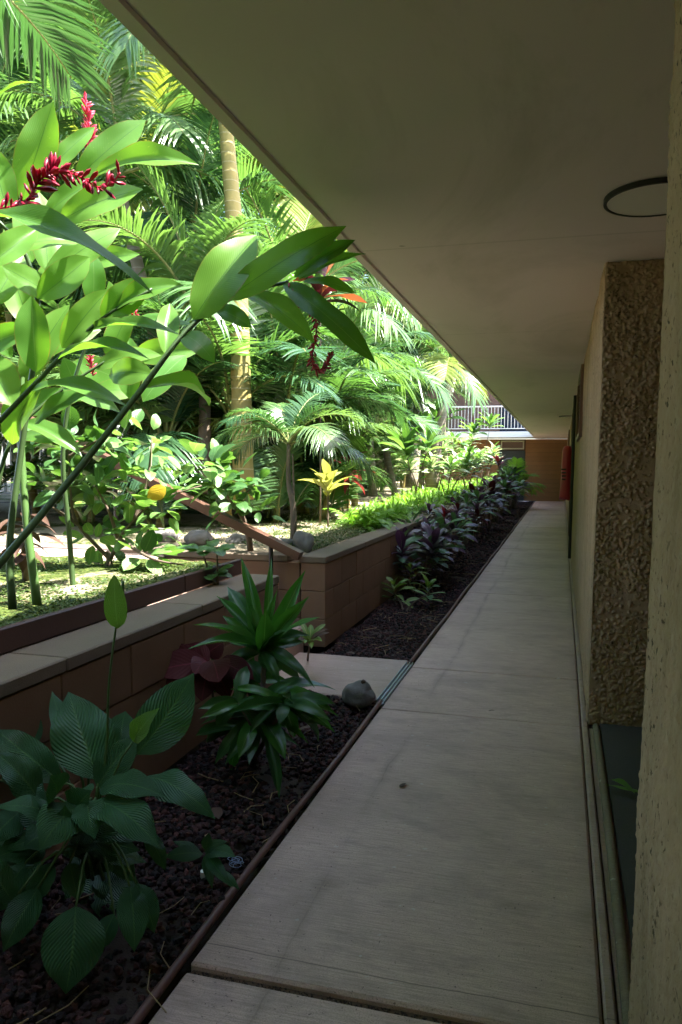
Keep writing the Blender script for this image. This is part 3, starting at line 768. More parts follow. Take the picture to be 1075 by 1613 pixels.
# named palms the photograph lets one pick out
palm(at(384, 770, 7.3), at(350, 130, 8.0), 11, 1.9, 'tall palm with thick yellow-green ringed trunk rising behind the ginger flower', 'garden palms', .085, spread=(0, 1, 2, 3, 4))
palm(at(300, 700, 8.6), at(188, 290, 8.6), 10, 1.8, 'palm with grey trunk leaning to the left in mid garden', 'garden palms', .075, 'trunk')
palm(at(252, 600, 12), at(240, 60, 13), 10, 2.0, 'slender dark-trunked palm near the top of the picture beside the roof edge', 'garden palms', .06, 'trunk')
palm(at(680, 760, 15), at(712, 590, 15), 10, 1.7, 'leaning white-trunked palm near the far balcony', 'garden palms', .10, 'trunk')
palm(at(648, 760, 17), at(660, 600, 17), 9, 1.9, 'mottled grey palm left of the leaning white trunk', 'garden palms', .11, 'trunk')
palm(at(316, 760, 7.6), at(312, 540, 7.8), 9, 1.5, 'palm with reddish brown trunk left of the thick ringed palm', 'garden palms', .06, 'bark')
for px, py, D, where in ((40, 150, 12, 'at the far left edge'), (95, 60, 13, 'left of the pink flower spike'), (165, 170, 14, 'behind the pink flower spike'), (215, 90, 12.5, 'right of the pink flower spike'), (285, 190, 13, 'left of the thick ringed trunk'), (330, 260, 14, 'just behind the thick ringed trunk'), (395, 290, 13, 'right of the thick ringed trunk'),
                         (450, 340, 14, 'behind the arching ginger cane tip'), (505, 400, 13.5, 'behind the hanging ginger flower'), (560, 450, 15, 'at the roof edge past the ginger cane'), (610, 490, 16, 'at the roof edge near the middle'), (655, 545, 18, 'near the leaning white palm'), (120, 280, 11.5, 'behind the upper ginger leaves'), (235, 330, 11, 'over the grey leaning trunk'), (-30, 300, 11, 'half out of the frame on the left'), (700, 560, 22, 'before the far balcony')):
    t_ = at(px, py+40, D); palm((t_.x+random.uniform(-.4, .4), t_.y+random.uniform(-.4, .4), .7), t_, 12, 2.0, 'tall feathery palm '+where, 'palms screening the sky', .06, 'trunk', mix=(.68, .24, .08), spread=(0, 1, 1, 2, 3, 4))
# fan of fronds hanging at the top left, from a palm standing outside the frame
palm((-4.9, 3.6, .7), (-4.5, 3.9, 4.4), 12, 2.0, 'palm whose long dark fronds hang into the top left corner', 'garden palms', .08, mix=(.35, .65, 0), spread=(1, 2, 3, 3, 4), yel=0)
# the small palm by the boulders
sp = empty('young_palm', at(462, 858, 6.15), 'young palm with forked thin trunk beside the grey boulder', 'palm')
b0, f0, t0 = at(462, 858, 6.15), at(455, 760, 6.2), at(455, 700, 6.2)
tube_part(sp, 'trunk', curve([b0-Vector((0, 0, .08)), at(462, 800, 6.15), f0, t0], 12), lin(.03, .016, 12), M['bark'], 8)
tube_part(sp, 'trunk', curve([at(461, 820, 6.15), at(463, 770, 6.17), at(461, 715, 6.2)], 8), lin(.011, .008, 8), M['bark'], 6)
for az, tier, s in ((2.2, 1, .62), (3.3, 2, .62), (.4, 2, .75), (5.6, 3, .75), (1.3, 1, .7), (4.2, 2, .6), (6.1, 1, .6), (2.8, 4, .6), (.0, 4, .7), (3.9, 3, .6)):
    add_frond(sp, random.choice(('frond', 'fronddark')), tier, t0, az, s*1.05)
random.seed(416)
# the mass of areca palms behind
LBL = 'green areca palm in the dense palm thicket'
spots = []
def clear(x, y, d): return all((x-a)**2+(y-b)**2 > d*d for a, b in spots)
def scatter(n, xr, yr, d, fn):
    k = 0
    for _ in range(n*30):
        if k >= n: break
        x, y = random.uniform(*xr), random.uniform(*yr)
        if x > -2.7-.03*(y-6) and y < 12: continue
        if y < 6.3 and x > -4.6: continue
        if x > -y*.13-1.6: continue
        if not clear(x, y, d): continue
        spots.append((x, y)); fn(x, y); k += 1
def low_p(x, y):
    h = random.uniform(.25, 1.0)
    palm((x, y, .70), (x+random.uniform(-.15, .15), y+random.uniform(-.15, .15), .7+h), 10, random.uniform(1.25, 1.7), 'low areca palm at the foot of the thicket', 'low palms of the thicket', .032, mix=(.70, .27, .03), spread=(0, 1, 1, 2, 2, 3), low=3)
def mid_p(x, y):
    h = random.uniform(1.6, 3.4)
    palm((x, y, .70), (x+random.uniform(-.4, .4), y+random.uniform(-.4, .4), .7+h), 11, random.uniform(1.5, 1.9), 'mid-height areca palm with arching fronds within the thicket', 'mid palms of the thicket', .045, mix=(.66, .28, .06), spread=(0, 1, 2, 3, 4, 4))
def high_p(x, y):
    h = random.uniform(3.9, 6.8)
    palm((x, y, .70), (x+random.uniform(-.7, .7), y+random.uniform(-.7, .7), .7+h), 11, random.uniform(1.8, 2.4), 'tall palm rising out of the thicket behind', 'tall palms of the thicket', .07, 'trunk', mix=(.62, .27, .11), spread=(0, 1, 2, 3, 4, 4))
scatter(30, (-8, -2.6), (7.2, 19), .75, low_p)
scatter(28, (-9, -3.2), (8, 22), .75, mid_p)
scatter(32, (-13, -3.4), (8.5, 26), .95, high_p)
scatter(8, (-10, -3.4), (20, 28), .9, mid_p)
scatter(6, (-8.5, -5.0), (5.8, 8.5), .9, low_p)
scatter(9, (-13, -6.0), (5.5, 13), .9, high_p)
scatter(4, (-4.5, -2.8), (21, 28), .7, mid_p)
for x, y in ((-3.1, 7.9), (-3.6, 8.6), (-4.2, 7.6), (-3.2, 9.3), (-4.7, 8.3), (-3.9, 9.6), (-4.0, 6.9), (-5.2, 7.2), (-3.0, 10.6)): low_p(x, y)
palm((-3.6, -.6, .7), (-3.4, -.5, 3.0), 11, 1.9, 'unseen palm added for shade behind the near bed', 'unseen shading palms beside the camera', .05)  # unseen palms added beside the camera to darken the near corner
palm((-2.9, .4, .7), (-2.8, .3, 1.7), 11, 1.6, 'unseen lower palm added for shade beside the near bed', 'unseen shading palms beside the camera', .04)
palm((-4.2, .9, .7), (-4.3, .8, 4.0), 11, 2.0, 'unseen taller palm added for shade beside the near bed', 'unseen shading palms beside the camera', .06)
palm((-2.7, -1.6, .7), (-2.6, -1.6, 2.4), 11, 1.8, 'unseen palm added for shade by the wall behind the camera', 'unseen shading palms beside the camera', .05)
for x, y, h in ((-2.5, -.7, .5), (-2.35, .25, .4), (-2.6, 1.0, .6), (-2.3, -2.0, .6), (-3.3, 1.3, 1.4), (-3.0, -2.4, 1.6), (-3.9, .2, 1.8), (-2.5, -1.3, 1.1), (-2.6, .6, 1.2)):  # unseen hedge added to block light from behind left
    palm((x, y, .7), (x, y, .7+h), 11, 1.25, 'low palm of the unseen shading hedge beside the camera', 'unseen shading palms beside the camera', .035, mix=(.5, .5, 0), spread=(0, 0, 1, 1, 2), yel=0, low=2)
scatter(10, (-11, -2.6), (17, 28), .9, low_p)

random.seed(1027)
# ------------------------------------------------------------------ red ginger
gp = empty('red_ginger', at(-70, 965, 2.75), 'red ginger with long arching canes and big leaves over the near bed', 'ginger plant')
def cane(pts, r0, r1, n=20, m='cane'):
    return tube_part(gp, 'cane', curve([at(*p) for p in pts], n), lin(r0, r1, n), M[m])
G = 2.55
def dp(q): return (q[0], q[1], q[2]+.72*max(0, min(1, (q[0]+40)/450)))
c1 = cane([dp(q) for q in ((-70, 965, 2.75), (0, 888, 2.7), (110, 757, 2.62), (215, 624, 2.55), (300, 515, 2.5), (380, 463, 2.46), (455, 444, 2.42))], .0165, .007, 30)
for b, t, w, fc, sg, mk in (
    ((305, 503, 2.49), (405, 370, 2.4), 66, .9, .08, 'ginger'), ((356, 473, 2.47), (546, 356, 2.3), 50, .75, .10, 'ginger'),
    ((262, 560, 2.52), (268, 478, 2.6), 34, .85, .05, 'ginger'),
    ((358, 466, 2.5), (392, 408, 2.6), 34, .8, .05, 'ginger'), ((413, 450, 2.45), (470, 404, 2.5), 17, .7, .1, 'ginger'),
    ((464, 437, 2.4), (560, 378, 2.35), 26, .7, .12, 'gingerdark'), ((470, 440, 2.44), (578, 400, 2.5), 17, .6, .1, 'gingerdark'),
    ((478, 443, 2.42), (560, 462, 2.5), 20, .5, .12, 'gingerdark'), ((446, 447, 2.42), (593, 574, 2.3), 40, .55, .1, 'gingerdark'),
    ((388, 463, 2.45), (496, 541, 2.38), 36, .6, .13, 'ginger'), ((342, 488, 2.5), (397, 516, 2.4), 30, .6, .16, 'gingerdark'),
    ((287, 527, 2.52), (338, 572, 2.42), 38, .6, .18, 'gingerdark'), ((305, 512, 2.5), (138, 522, 2.85), 26, .45, .08, 'gingerdark'),
    ((240, 590, 2.55), (172, 592, 2.75), 42, .8, .1, 'ginger'), ((225, 612, 2.55), (330, 640, 2.85), 30, .5, .12, 'ginger')):
    hero(c1, 'ginger', mk, dp(b), dp(t), w, fc, sg)
c2 = cane([(-90, 760, 2.9), (0, 663, 2.85), (60, 600, 2.82), (110, 548, 2.8), (164, 500, 2.78), (240, 455, 2.75)], .012, .005)
for b, t, w, fc, sg, mk in (
    ((57, 586, 2.82), (50, 466, 2.75), 50, .95, .04, 'gingerdark'), ((98, 548, 2.8), (173, 455, 2.8), 42, .8, .06, 'ginger'),
    ((160, 502, 2.78), (240, 440, 2.8), 46, .8, .06, 'ginger'), ((180, 488, 2.78), (290, 450, 2.8), 34, .6, .12, 'ginger'),
    ((92, 566, 2.8), (236, 566, 2.7), 25, .45, .12, 'gingerdark'), ((48, 617, 2.83), (200, 640, 2.7), 30, .45, .13, 'gingerdark'),
    ((55, 668, 2.9), (160, 612, 2.85), 30, .6, .1, 'gingerdark'), ((140, 520, 2.8), (290, 530, 2.7), 26, .5, .1, 'gingerdark'),
    ((20, 640, 2.85), (-30, 560, 2.9), 60, .8, .1, 'ginger'), ((75, 590, 2.85), (20, 700, 3.1), 40, .7, .1, 'ginger')):
    hero(c2, 'ginger', mk, b, t, w, fc, sg)
c3 = cane([(20, 960, 2.95), (16, 850, 2.95), (35, 700, 2.95), (60, 500, 2.9), (40, 400, 2.85), (-5, 345, 2.75)], .016, .006)
for b, t, w, fc, sg, mk in (
    ((-40, 342, 2.2), (243, 465, 2.0), 46, .5, .10, 'gingerdark'), ((34, 315, 2.8), (84, 160, 2.7), 56, .92, .04, 'ginger'),
    ((72, 272, 2.85), (150, 200, 2.9), 26, .8, .05, 'ginger'), ((120, 282, 2.8), (230, 189, 2.85), 44, .85, .04, 'ginger'),
    ((148, 276, 2.8), (314, 260, 2.85), 36, .55, .12, 'ginger'), ((72, 338, 2.75), (150, 285, 2.8), 32, .75, .06, 'ginger'),
    ((95, 348, 2.75), (226, 298, 2.8), 46, .75, .08, 'ginger'), ((15, 345, 2.7), (-14, 235, 2.75), 52, .9, .04, 'ginger'),
    ((60, 470, 2.85), (142, 405, 2.9), 46, .85, .06, 'ginger'), ((5, 420, 2.8), (90, 470, 2.95), 42, .7, .1, 'ginger'),
    ((20, 390, 2.85), (140, 380, 3.0), 36, .6, .1, 'ginger'), ((-10, 480, 2.9), (40, 400, 3.0), 40, .85, .06, 'ginger'),
    ((-20, 175, 2.6), (60, 130, 2.5), 30, .5, .1, 'gingerdark'), ((-20, 420, 2.6), (60, 360, 2.7), 40, .85, .06, 'ginger')):
    hero(c3, 'ginger', mk, b, t, w, fc, sg)
c4 = cane([(60, 960, 3.3), (40, 800, 3.3), (33, 650, 3.3), (45, 520, 3.3), (80, 420, 3.3)], .02, .008, 20, 'stem')
for b, t, w, fc, sg, mk in (
    ((40, 640, 3.3), (-30, 560, 3.3), 60, .9, .05, 'ginger'), ((36, 600, 3.3), (110, 480, 3.3), 45, .85, .05, 'ginger'), ((42, 560, 3.3), (160, 520, 3.4), 40, .6, .1, 'ginger'),
    ((50, 520, 3.3), (10, 400, 3.3), 50, .9, .05, 'ginger'), ((70, 440, 3.3), (190, 360, 3.4), 42, .8, .07, 'ginger'), ((76, 430, 3.3), (60, 300, 3.4), 46, .9, .05, 'ginger'), ((34, 690, 3.3), (120, 690, 3.2), 36, .6, .12, 'gingerdark')):
    hero(c4, 'ginger', mk, b, t, w, fc, sg)
c5 = cane([(-30, 930, 3.1), (-10, 800, 3.1), (20, 690, 3.1), (90, 620, 3.15), (180, 560, 3.2)], .011, .005)
for b, t, w, fc, sg, mk in (((40, 665, 3.12), (130, 720, 3.1), 34, .6, .1, 'gingerdark'), ((100, 612, 3.15), (190, 650, 3.1), 32, .6, .1, 'gingerdark'), ((150, 580, 3.2), (255, 560, 3.2), 34, .6, .1, 'ginger'), ((170, 565, 3.2), (210, 480, 3.2), 36, .8, .05, 'ginger')):
    hero(c5, 'ginger', mk, b, t, w, fc, sg)
c6 = cane([(120, 985, 3.9), (110, 850, 3.9), (100, 700, 3.85), (130, 560, 3.8), (190, 450, 3.75)], .016, .006)
for i in range(17):      # the leaves further back in the clump
    px, py = random.uniform(5, 235), random.uniform(400, 665); a = random.uniform(-.6, 2.6); ln = random.uniform(75, 125); D0 = random.uniform(3.5, 4.2)
    hero(c6, 'ginger', random.choice(('ginger', 'gingerdark', 'gingerdark')), (px, py, D0), (px+math.cos(a)*ln*random.choice((1, 1, -1)), py-math.sin(a)*ln*.8, D0+random.uniform(-.2, .2)), random.uniform(30, 44), random.uniform(.45, .85), random.choice((.05, .1, .14)), 10, 4)
# flower spikes: axis with bracts
def spike(parent, pts, D, mk, bl, n, spread=.8, rad=.004, taper=.4):
    ax = curve([at(x, y, D+d) for x, y, d in pts], 40)
    mb = MB().tube(ax, rad, 5); st = len(mb.f); B = MB()
    for k in range(n):
        t = (k+.5)/n; i = min(int(t*39), 38); p = ax[i]; tan = (ax[i+1]-ax[i]).normalized()
        a = k*2.4+random.uniform(-.8, .8); o = tan.orthogonal().normalized(); q = tan.cross(o)
        d = (tan*.75+(o*math.cos(a)+q*math.sin(a))*spread).normalized(); l = bl*random.uniform(.45, 1.25)*(1-taper*abs(t-.4)); s = d.cross(tan).normalized(); u = s.cross(d)
        w = l*.20; b = []
        for tt, ww in ((0, .25), (.35, .8), (.7, 1), (1, .15)):
            c_ = p+d*l*tt; b += [c_+s*w*ww, c_+u*w*ww*.7, c_-s*w*ww, c_-u*w*ww*.7]
        B.add(b, [[j*4+m, j*4+(m+1) % 4, j*4+4+(m+1) % 4, j*4+4+m] for j in range(3) for m in range(4)])
    o = B.obj('flower_spike', M[mk], parent, True); mb.obj('flower_axis', M['bract'], o, True); return o
spike(gp, [(0, 330, 0), (40, 318, 0), (62, 285, 0), (82, 272, 0), (100, 270, .02)], 2.35, 'shaded_crimson_bract', .060, 52, 1.2)
spike(gp, [(98, 270, .02), (118, 275, .02), (135, 283, .02), (155, 295, .0), (175, 290, 0), (190, 272, 0)], 2.35, 'shaded_crimson_bract', .050, 34, 1.1, .003)
spike(gp, [(137, 238, 0), (140, 205, 0), (135, 155, 0)], 3.0, 'pink', .042, 80, .9)
spike(gp, [(455, 446, 0), (482, 470, 0), (497, 500, 0), (498, 530, 0), (492, 560, 0), (496, 580, 0), (510, 582, 0), (518, 570, 0), (519, 555, 0)], 3.12, 'pink', .034, 110, .9, .004)  # crimson flower in shade, brightened through a paler bract colour
spike(gp, [(147, 592, 0), (144, 575, 0), (142, 562, 0)], 3.6, 'pink', .034, 24, .9)
spike(gp, [(200, 500, 0), (215, 492, 0)], 3.2, 'bract', .03, 10, .9)

random.seed(1027)
# ------------------------------------------------------------------ peace lily
pl = empty('peace_lily', at(160, 1400, Z=0), 'broad-leaved dark green peace lily filling the near corner of the bed', 'plant')
LD = 2.3; ctr = at(152, 1300, 2.32)
for b, t, w, fc, sg, mk in (
    ((156, 1228, 2.35), (108, 1090, 2.5), 84, .92, .06, 'lily'), ((216, 1188, 2.4), (306, 1060, 2.45), 72, .9, .04, 'lily'),
    ((112, 1195, 2.45), (82, 1088, 2.6), 28, .8, .05, 'lily'), ((96, 1232, 2.3), (-8, 1148, 2.35), 48, .7, .12, 'lily'),
    ((62, 1262, 2.25), (-12, 1182, 2.2), 50, .7, .12, 'lily'), ((210, 1168, 2.35), (252, 1115, 2.3), 30, .7, .12, 'lilyyoung'),
    ((190, 1170, 2.45), (198, 1120, 2.5), 42, .85, .06, 'lily'), ((153, 1240, 2.33), (218, 1160, 2.4), 50, .8, .06, 'lily'),
    ((158, 1243, 2.25), (262, 1256, 2.15), 44, .55, .14, 'lily'), ((225, 1224, 2.3), (340, 1290, 2.15), 50, .55, .16, 'lily'),
    ((148, 1262, 2.22), (252, 1336, 2.05), 62, .6, .14, 'lily'), ((125, 1270, 2.2), (62, 1340, 2.05), 66, .6, .18, 'lily'),
    ((140, 1262, 2.2), (150, 1322, 2.08), 46, .6, .16, 'lily'), ((92, 1290, 2.2), (-10, 1272, 2.1), 44, .5, .15, 'lily'),
    ((120, 1428, 2.05), (104, 1566, 1.95), 86, .75, .10, 'lily'), ((205, 1396, 2.1), (212, 1500, 2.0), 44, .7, .12, 'lily'),
    ((215, 1392, 2.1), (244, 1470, 2.05), 34, .7, .12, 'lily'), ((85, 1360, 2.2), (48, 1424, 2.15), 34, .7, .12, 'lily'),
    ((110, 1360, 2.2), (124, 1420, 2.15), 32, .7, .12, 'lily'), ((40, 1360, 2.2), (-14, 1440, 2.15), 44, .7, .12, 'lily'),
    ((60, 1400, 2.15), (5, 1500, 2.05), 46, .7, .12, 'lily'), ((30, 1280, 2.3), (-20, 1330, 2.2), 50, .6, .15, 'lily'),
    ((0, 1230, 2.4), (60, 1200, 2.5), 50, .6, .12, 'lily'), ((70, 1330, 2.3), (10, 1350, 2.2), 40, .5, .15, 'lily'),
    ((130, 1180, 2.5), (150, 1140, 2.55), 40, .8, .08, 'lily'), ((165, 1330, 2.3), (215, 1390, 2.25), 34, .6, .14, 'lily'),
    ((20, 1420, 2.1), (-30, 1340, 2.1), 40, .6, .12, 'lily'), ((180, 1440, 2.1), (150, 1500, 2.05), 30, .6, .12, 'lily'),
    ((230, 1310, 2.25), (262, 1372, 2.2), 24, .6, .14, 'lily'), ((60, 1170, 2.55), (30, 1110, 2.6), 30, .8, .08, 'lily')):
    o = hero(pl, 'lily', mk, b, t, w, fc, sg, 14, 6)
    B = at(*b); tube_part(pl, 'petiole', curve([ctr+Vector((random.uniform(-.05, .05), random.uniform(-.05, .05), -.15)), (ctr+B)/2+Vector((0, 0, .03)), B], 7), lin(.005, .0035, 7), M['stem'], 6)
for i in range(54):
    a = i*2.4; rr = random.uniform(40, 150); D0 = 2.3+.16*math.sin(a)+random.uniform(-.05, .1)
    bx, by = 95+math.cos(a)*rr*.5, 1350+math.sin(a)*rr*.75; tx, ty = bx+math.cos(a)*random.uniform(50, 95), by+math.sin(a)*50+random.uniform(5, 55)
    hero(pl, 'lily', 'lily', (bx, by, D0+.08), (tx, ty, D0), random.uniform(34, 58), random.uniform(.45, .8), random.choice((.1, .14, .18)), 12, 6)
tube_part(pl, 'flower_stalk', curve([ctr, at(168, 1180, 2.35), at(172, 1080, 2.33), at(184, 978, 2.3)], 14), lin(.005, .0035, 14), M['stem'], 6)
hero(pl, 'spathe', 'lilyyoung', (186, 990, 2.3), (180, 905, 2.28), 31, .8, .10, 12, 6, name='spathe')
M['spathe_green'] = M['lilyyoung']
tube_part(pl, 'spadix', curve([at(188, 985, 2.31), at(193, 940, 2.31), at(194, 915, 2.31)], 8), lin(.007, .005, 8), M['stem'], 8)
# small weedy plant by the edging
wp = empty('seedling', at(325, 1385, Z=0), 'small curled-leaf seedling against the edging pipe with wire at its foot', 'plant')
for b, t, w, fc, sg in (((320, 1345, 2.25), (258, 1350, 2.2), 22, .6, .1), ((325, 1345, 2.25), (372, 1350, 2.2), 26, .6, .14), ((325, 1340, 2.25), (330, 1312, 2.25), 16, .7, .1),
                        ((325, 1345, 2.25), (365, 1398, 2.15), 20, .7, .12), ((322, 1348, 2.25), (335, 1400, 2.2), 15, .7, .1), ((322, 1342, 2.25), (358, 1325, 2.25), 16, .7, .15), ((318, 1345, 2.25), (272, 1325, 2.3), 13, .6, .1), ((345, 1370, 2.2), (378, 1402, 2.15), 12, .7, .1)):
    hero(wp, 'lily', 'lily', b, t, w, fc, sg, 8, 4)
tube_part(wp, 'stem', [at(325, 1385, Z=0), at(325, 1345, 2.25)], [.004, .003], M['stem'], 6)
wi = MB()
ring = []
for k in range(60):
    a = k*.5; ring.append(at(367, 1366, Z=.02) + Vector((math.cos(a)*.02+.0004*k, math.sin(a)*.016, .02+.012*math.sin(a*.37))))
wi.tube(ring, .0012, 4)
tag(wi.obj('wire_coil', M['wire'], None, True, at(367, 1366, Z=0)), 'loose coil of pale blue wire on the lava rock by the seedling', 'wire')
cp = at(322, 1377, Z=.01); b_ = MB(); disc(b_, cp.x, cp.y, .013, .0, .022, 20)
tag(b_.obj('bottle_cap', M['white'], None, False, cp), 'dirty white cap lying under the seedling', 'cap')

random.seed(1079)
# ------------------------------------------------------------------ green ti plant
def c8(x, y, D): return (250+x/2.389, 840+y/2.389, D)
tp = empty('ti_plant', at(402, 1195, Z=0), 'tall green ti plant with glossy strap leaves in the near bed', 'plant')
tube_part(tp, 'stem', curve([at(402, 1195, Z=-.02), at(*c8(385, 690, 3.45)), at(*c8(393, 560, 3.5)), at(*c8(400, 430, 3.5))], 14), lin(.014, .010, 14), M['bark'], 8)
cr = c8(395, 440, 3.5)
for t, w, fc, sg, mk in (((310, 88, 3.65), 52, .8, .03, 'ti'), ((425, 92, 3.6), 34, .8, .04, 'ti'), ((553, 138, 3.45), 58, .8, .05, 'ti'), ((568, 236, 3.3), 60, .75, .06, 'ti'),
                         ((258, 200, 3.7), 70, .8, .06, 'tidrab'), ((218, 235, 3.6), 42, .7, .06, 'ti'), ((125, 345, 3.45), 46, .5, .12, 'ti'), ((108, 437, 3.35), 52, .5, .14, 'ti'),
                         ((608, 315, 3.35), 48, .5, .1, 'ti'), ((448, 210, 3.5), 28, .8, .05, 'ti'), ((405, 285, 3.3), 74, .9, .06, 'ti'), ((572, 385, 3.45), 46, .5, .12, 'tidrab'), ((330, 250, 3.55), 50, .8, .05, 'ti'),
                         ((480, 250, 3.6), 50, .8, .05, 'ti'), ((240, 310, 3.6), 44, .6, .1, 'ti')):
    hero(tp, 'ti', mk, (cr[0]+random.uniform(-6, 6), cr[1]+random.uniform(-6, 6), 3.5), c8(*t), w*.82/2.389, fc, sg, 12, 4)
for b, t, w, fc, sg in (((400, 600, 3.45), (672, 592, 3.4), 46, .5, .17), ((410, 610, 3.4), (678, 690, 3.3), 52, .55, .2), ((400, 620, 3.4), (665, 750, 3.3), 44, .55, .2),
                        ((370, 690, 3.4), (210, 872, 3.3), 46, .7, .2), ((365, 690, 3.4), (250, 872, 3.25), 40, .7, .15), ((372, 700, 3.35), (300, 850, 3.2), 56, .7, .12), ((375, 700, 3.4), (340, 872, 3.2), 44, .8, .1),
                        ((385, 700, 3.35), (478, 852, 3.2), 60, .7, .12), ((400, 720, 3.35), (455, 1000, 3.2), 42, .7, .1), ((390, 700, 3.4), (565, 792, 3.3), 44, .6, .15), ((400, 690, 3.4), (612, 722, 3.35), 40, .5, .15),
                        ((370, 690, 3.45), (155, 722, 3.4), 42, .5, .14), ((390, 560, 3.5), (320, 480, 3.55), 60, .7, .08), ((400, 640, 3.35), (500, 560, 3.3), 50, .6, .1), ((395, 650, 3.35), (372, 600, 3.3), 60, .85, .06), ((380, 660, 3.4), (225, 640, 3.4), 50, .5, .12)):
    hero(tp, 'ti', 'tidrab' if random.random() < .6 else 'ti', c8(*b), c8(*t), w/2.389, fc, sg, 12, 4)
for cx, cy, D0, n in ((330, 560, 3.65, 14), (470, 640, 3.3, 14), (395, 440, 3.5, 12), (330, 720, 3.4, 12), (300, 640, 3.3, 10)):
    for i in range(n):
        a = i*2.4+random.random(); ln = random.uniform(120, 230)
        hero(tp, 'ti', random.choice(('ti', 'tidrab', 'tidrab')), c8(cx, cy, D0), c8(cx+math.cos(a)*ln, cy+math.sin(a)*ln*.55+random.uniform(-40, 90), D0+random.uniform(-.2, .15)), random.uniform(32, 48)/2.389, random.uniform(.5, .8), random.choice((.1, .15, .2)), 10, 4)
    tube_part(tp, 'stem', curve([at(402, 1195, Z=-.02), at(*c8((cx+395)/2, (cy+800)/2, D0)), at(*c8(cx, cy, D0))], 8), lin(.012, .008, 8), M['bark'], 6)
hero(tp, 'ti', 'tiyellow', c8(400, 720, 3.4), c8(490, 840, 3.28), 8, .7, .1, 8, 4)
# maroon-leaved plant behind it
mp = empty('maroon_plant', at(345, 1150, Z=0), 'maroon broad-leaved plant behind the ti plant against the block wall', 'plant')
tube_part(mp, 'stem', curve([at(345, 1150, Z=-.02), at(335, 1090, 3.55), at(325, 1040, 3.55)], 8), lin(.009, .005, 8), M['bark'], 6)
for b, t, w, fc, sg, mk in (((325, 1042, 3.55), (222, 1035, 3.45), 42, .75, .08, 'maroon'), ((322, 1040, 3.55), (262, 1078, 3.4), 44, .7, .1, 'maroon'), ((325, 1030, 3.6), (352, 1012, 3.6), 34, .7, .1, 'maroon'),
                            ((328, 1040, 3.55), (305, 1062, 3.35), 34, .8, .1, 'maroon'), ((330, 1050, 3.5), (318, 1105, 3.4), 36, .7, .1, 'maroon'), ((332, 1050, 3.5), (362, 1100, 3.4), 34, .7, .12, 'maroon'),
                            ((330, 1040, 3.5), (290, 1020, 3.6), 36, .7, .1, 'maroon'), ((330, 1060, 3.5), (385, 1052, 3.5), 30, .6, .1, 'maroon'), ((330, 1045, 3.5), (240, 1060, 3.4), 46, .7, .1, 'maroon'), ((335, 1040, 3.45), (345, 1075, 3.3), 46, .8, .08, 'maroon'), ((320, 1050, 3.5), (268, 1030, 3.5), 48, .8, .06, 'maroon'), ((345, 1040, 3.5), (400, 1070, 3.4), 36, .7, .1, 'maroon')):
    hero(mp, 'oval', mk, b, t, w, fc, sg, 8, 4)
# small yellow-green croton tucked in the corner by the landing
yc = empty('croton_plant', at(485, 1040, Z=0), 'small yellow-green croton at the corner of the landing', 'croton')
for k in range(12):
    a = k*2.4; b = at(488, 1012, 4.9); t = b+Vector((math.cos(a)*.13, math.sin(a)*.13, random.uniform(-.04, .12)))
    leaf(yc, 'croton', 'croton' if k % 4 else 'deadleaf', b, t, .04, (random.uniform(-.3, .3), -.4, 1), .12, None, 6, 2)
tube_part(yc, 'stem', [at(485, 1040, Z=0), at(488, 1012, 4.9)], [.008, .006], M['bark'], 6)

random.seed(1196)
# ------------------------------------------------------------------ pale oval-leaved shrubs in the near bed
def shrub(name, label, branches, clusters, D, lsize, grp=None, mk=('oval', 'ovaldark')):
    base = at(*branches[0][0]); root = empty(name, base, label, 'shrub', grp)
    for k, br in enumerate(branches):
        n = 14; P_ = curve([at(*p) for p in br], n)
        if k == 0: P_[0] = P_[0]-Vector((0, 0, .05))
        tube_part(root, 'trunk' if k == 0 else 'branch', P_, lin(.026 if k == 0 else .013, .010 if k == 0 else .004, n), M['bark'], 7)
    for cx, cy, cd, n, rad, dark in clusters:
        c0 = at(cx, cy, cd)
        for i in range(n):
            d = Vector((random.gauss(0, 1), random.gauss(0, 1), random.gauss(0, .6))); d.normalize()
            b = c0 + d*rad*random.uniform(.1, .8); dd = (d+Vector((0, 0, random.uniform(-.5, .3)))).normalized(); l = lsize*random.uniform(.6, 1.15)
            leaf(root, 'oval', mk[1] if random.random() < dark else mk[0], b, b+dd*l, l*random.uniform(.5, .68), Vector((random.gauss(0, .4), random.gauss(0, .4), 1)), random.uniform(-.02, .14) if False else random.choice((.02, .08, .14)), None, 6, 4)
    return root
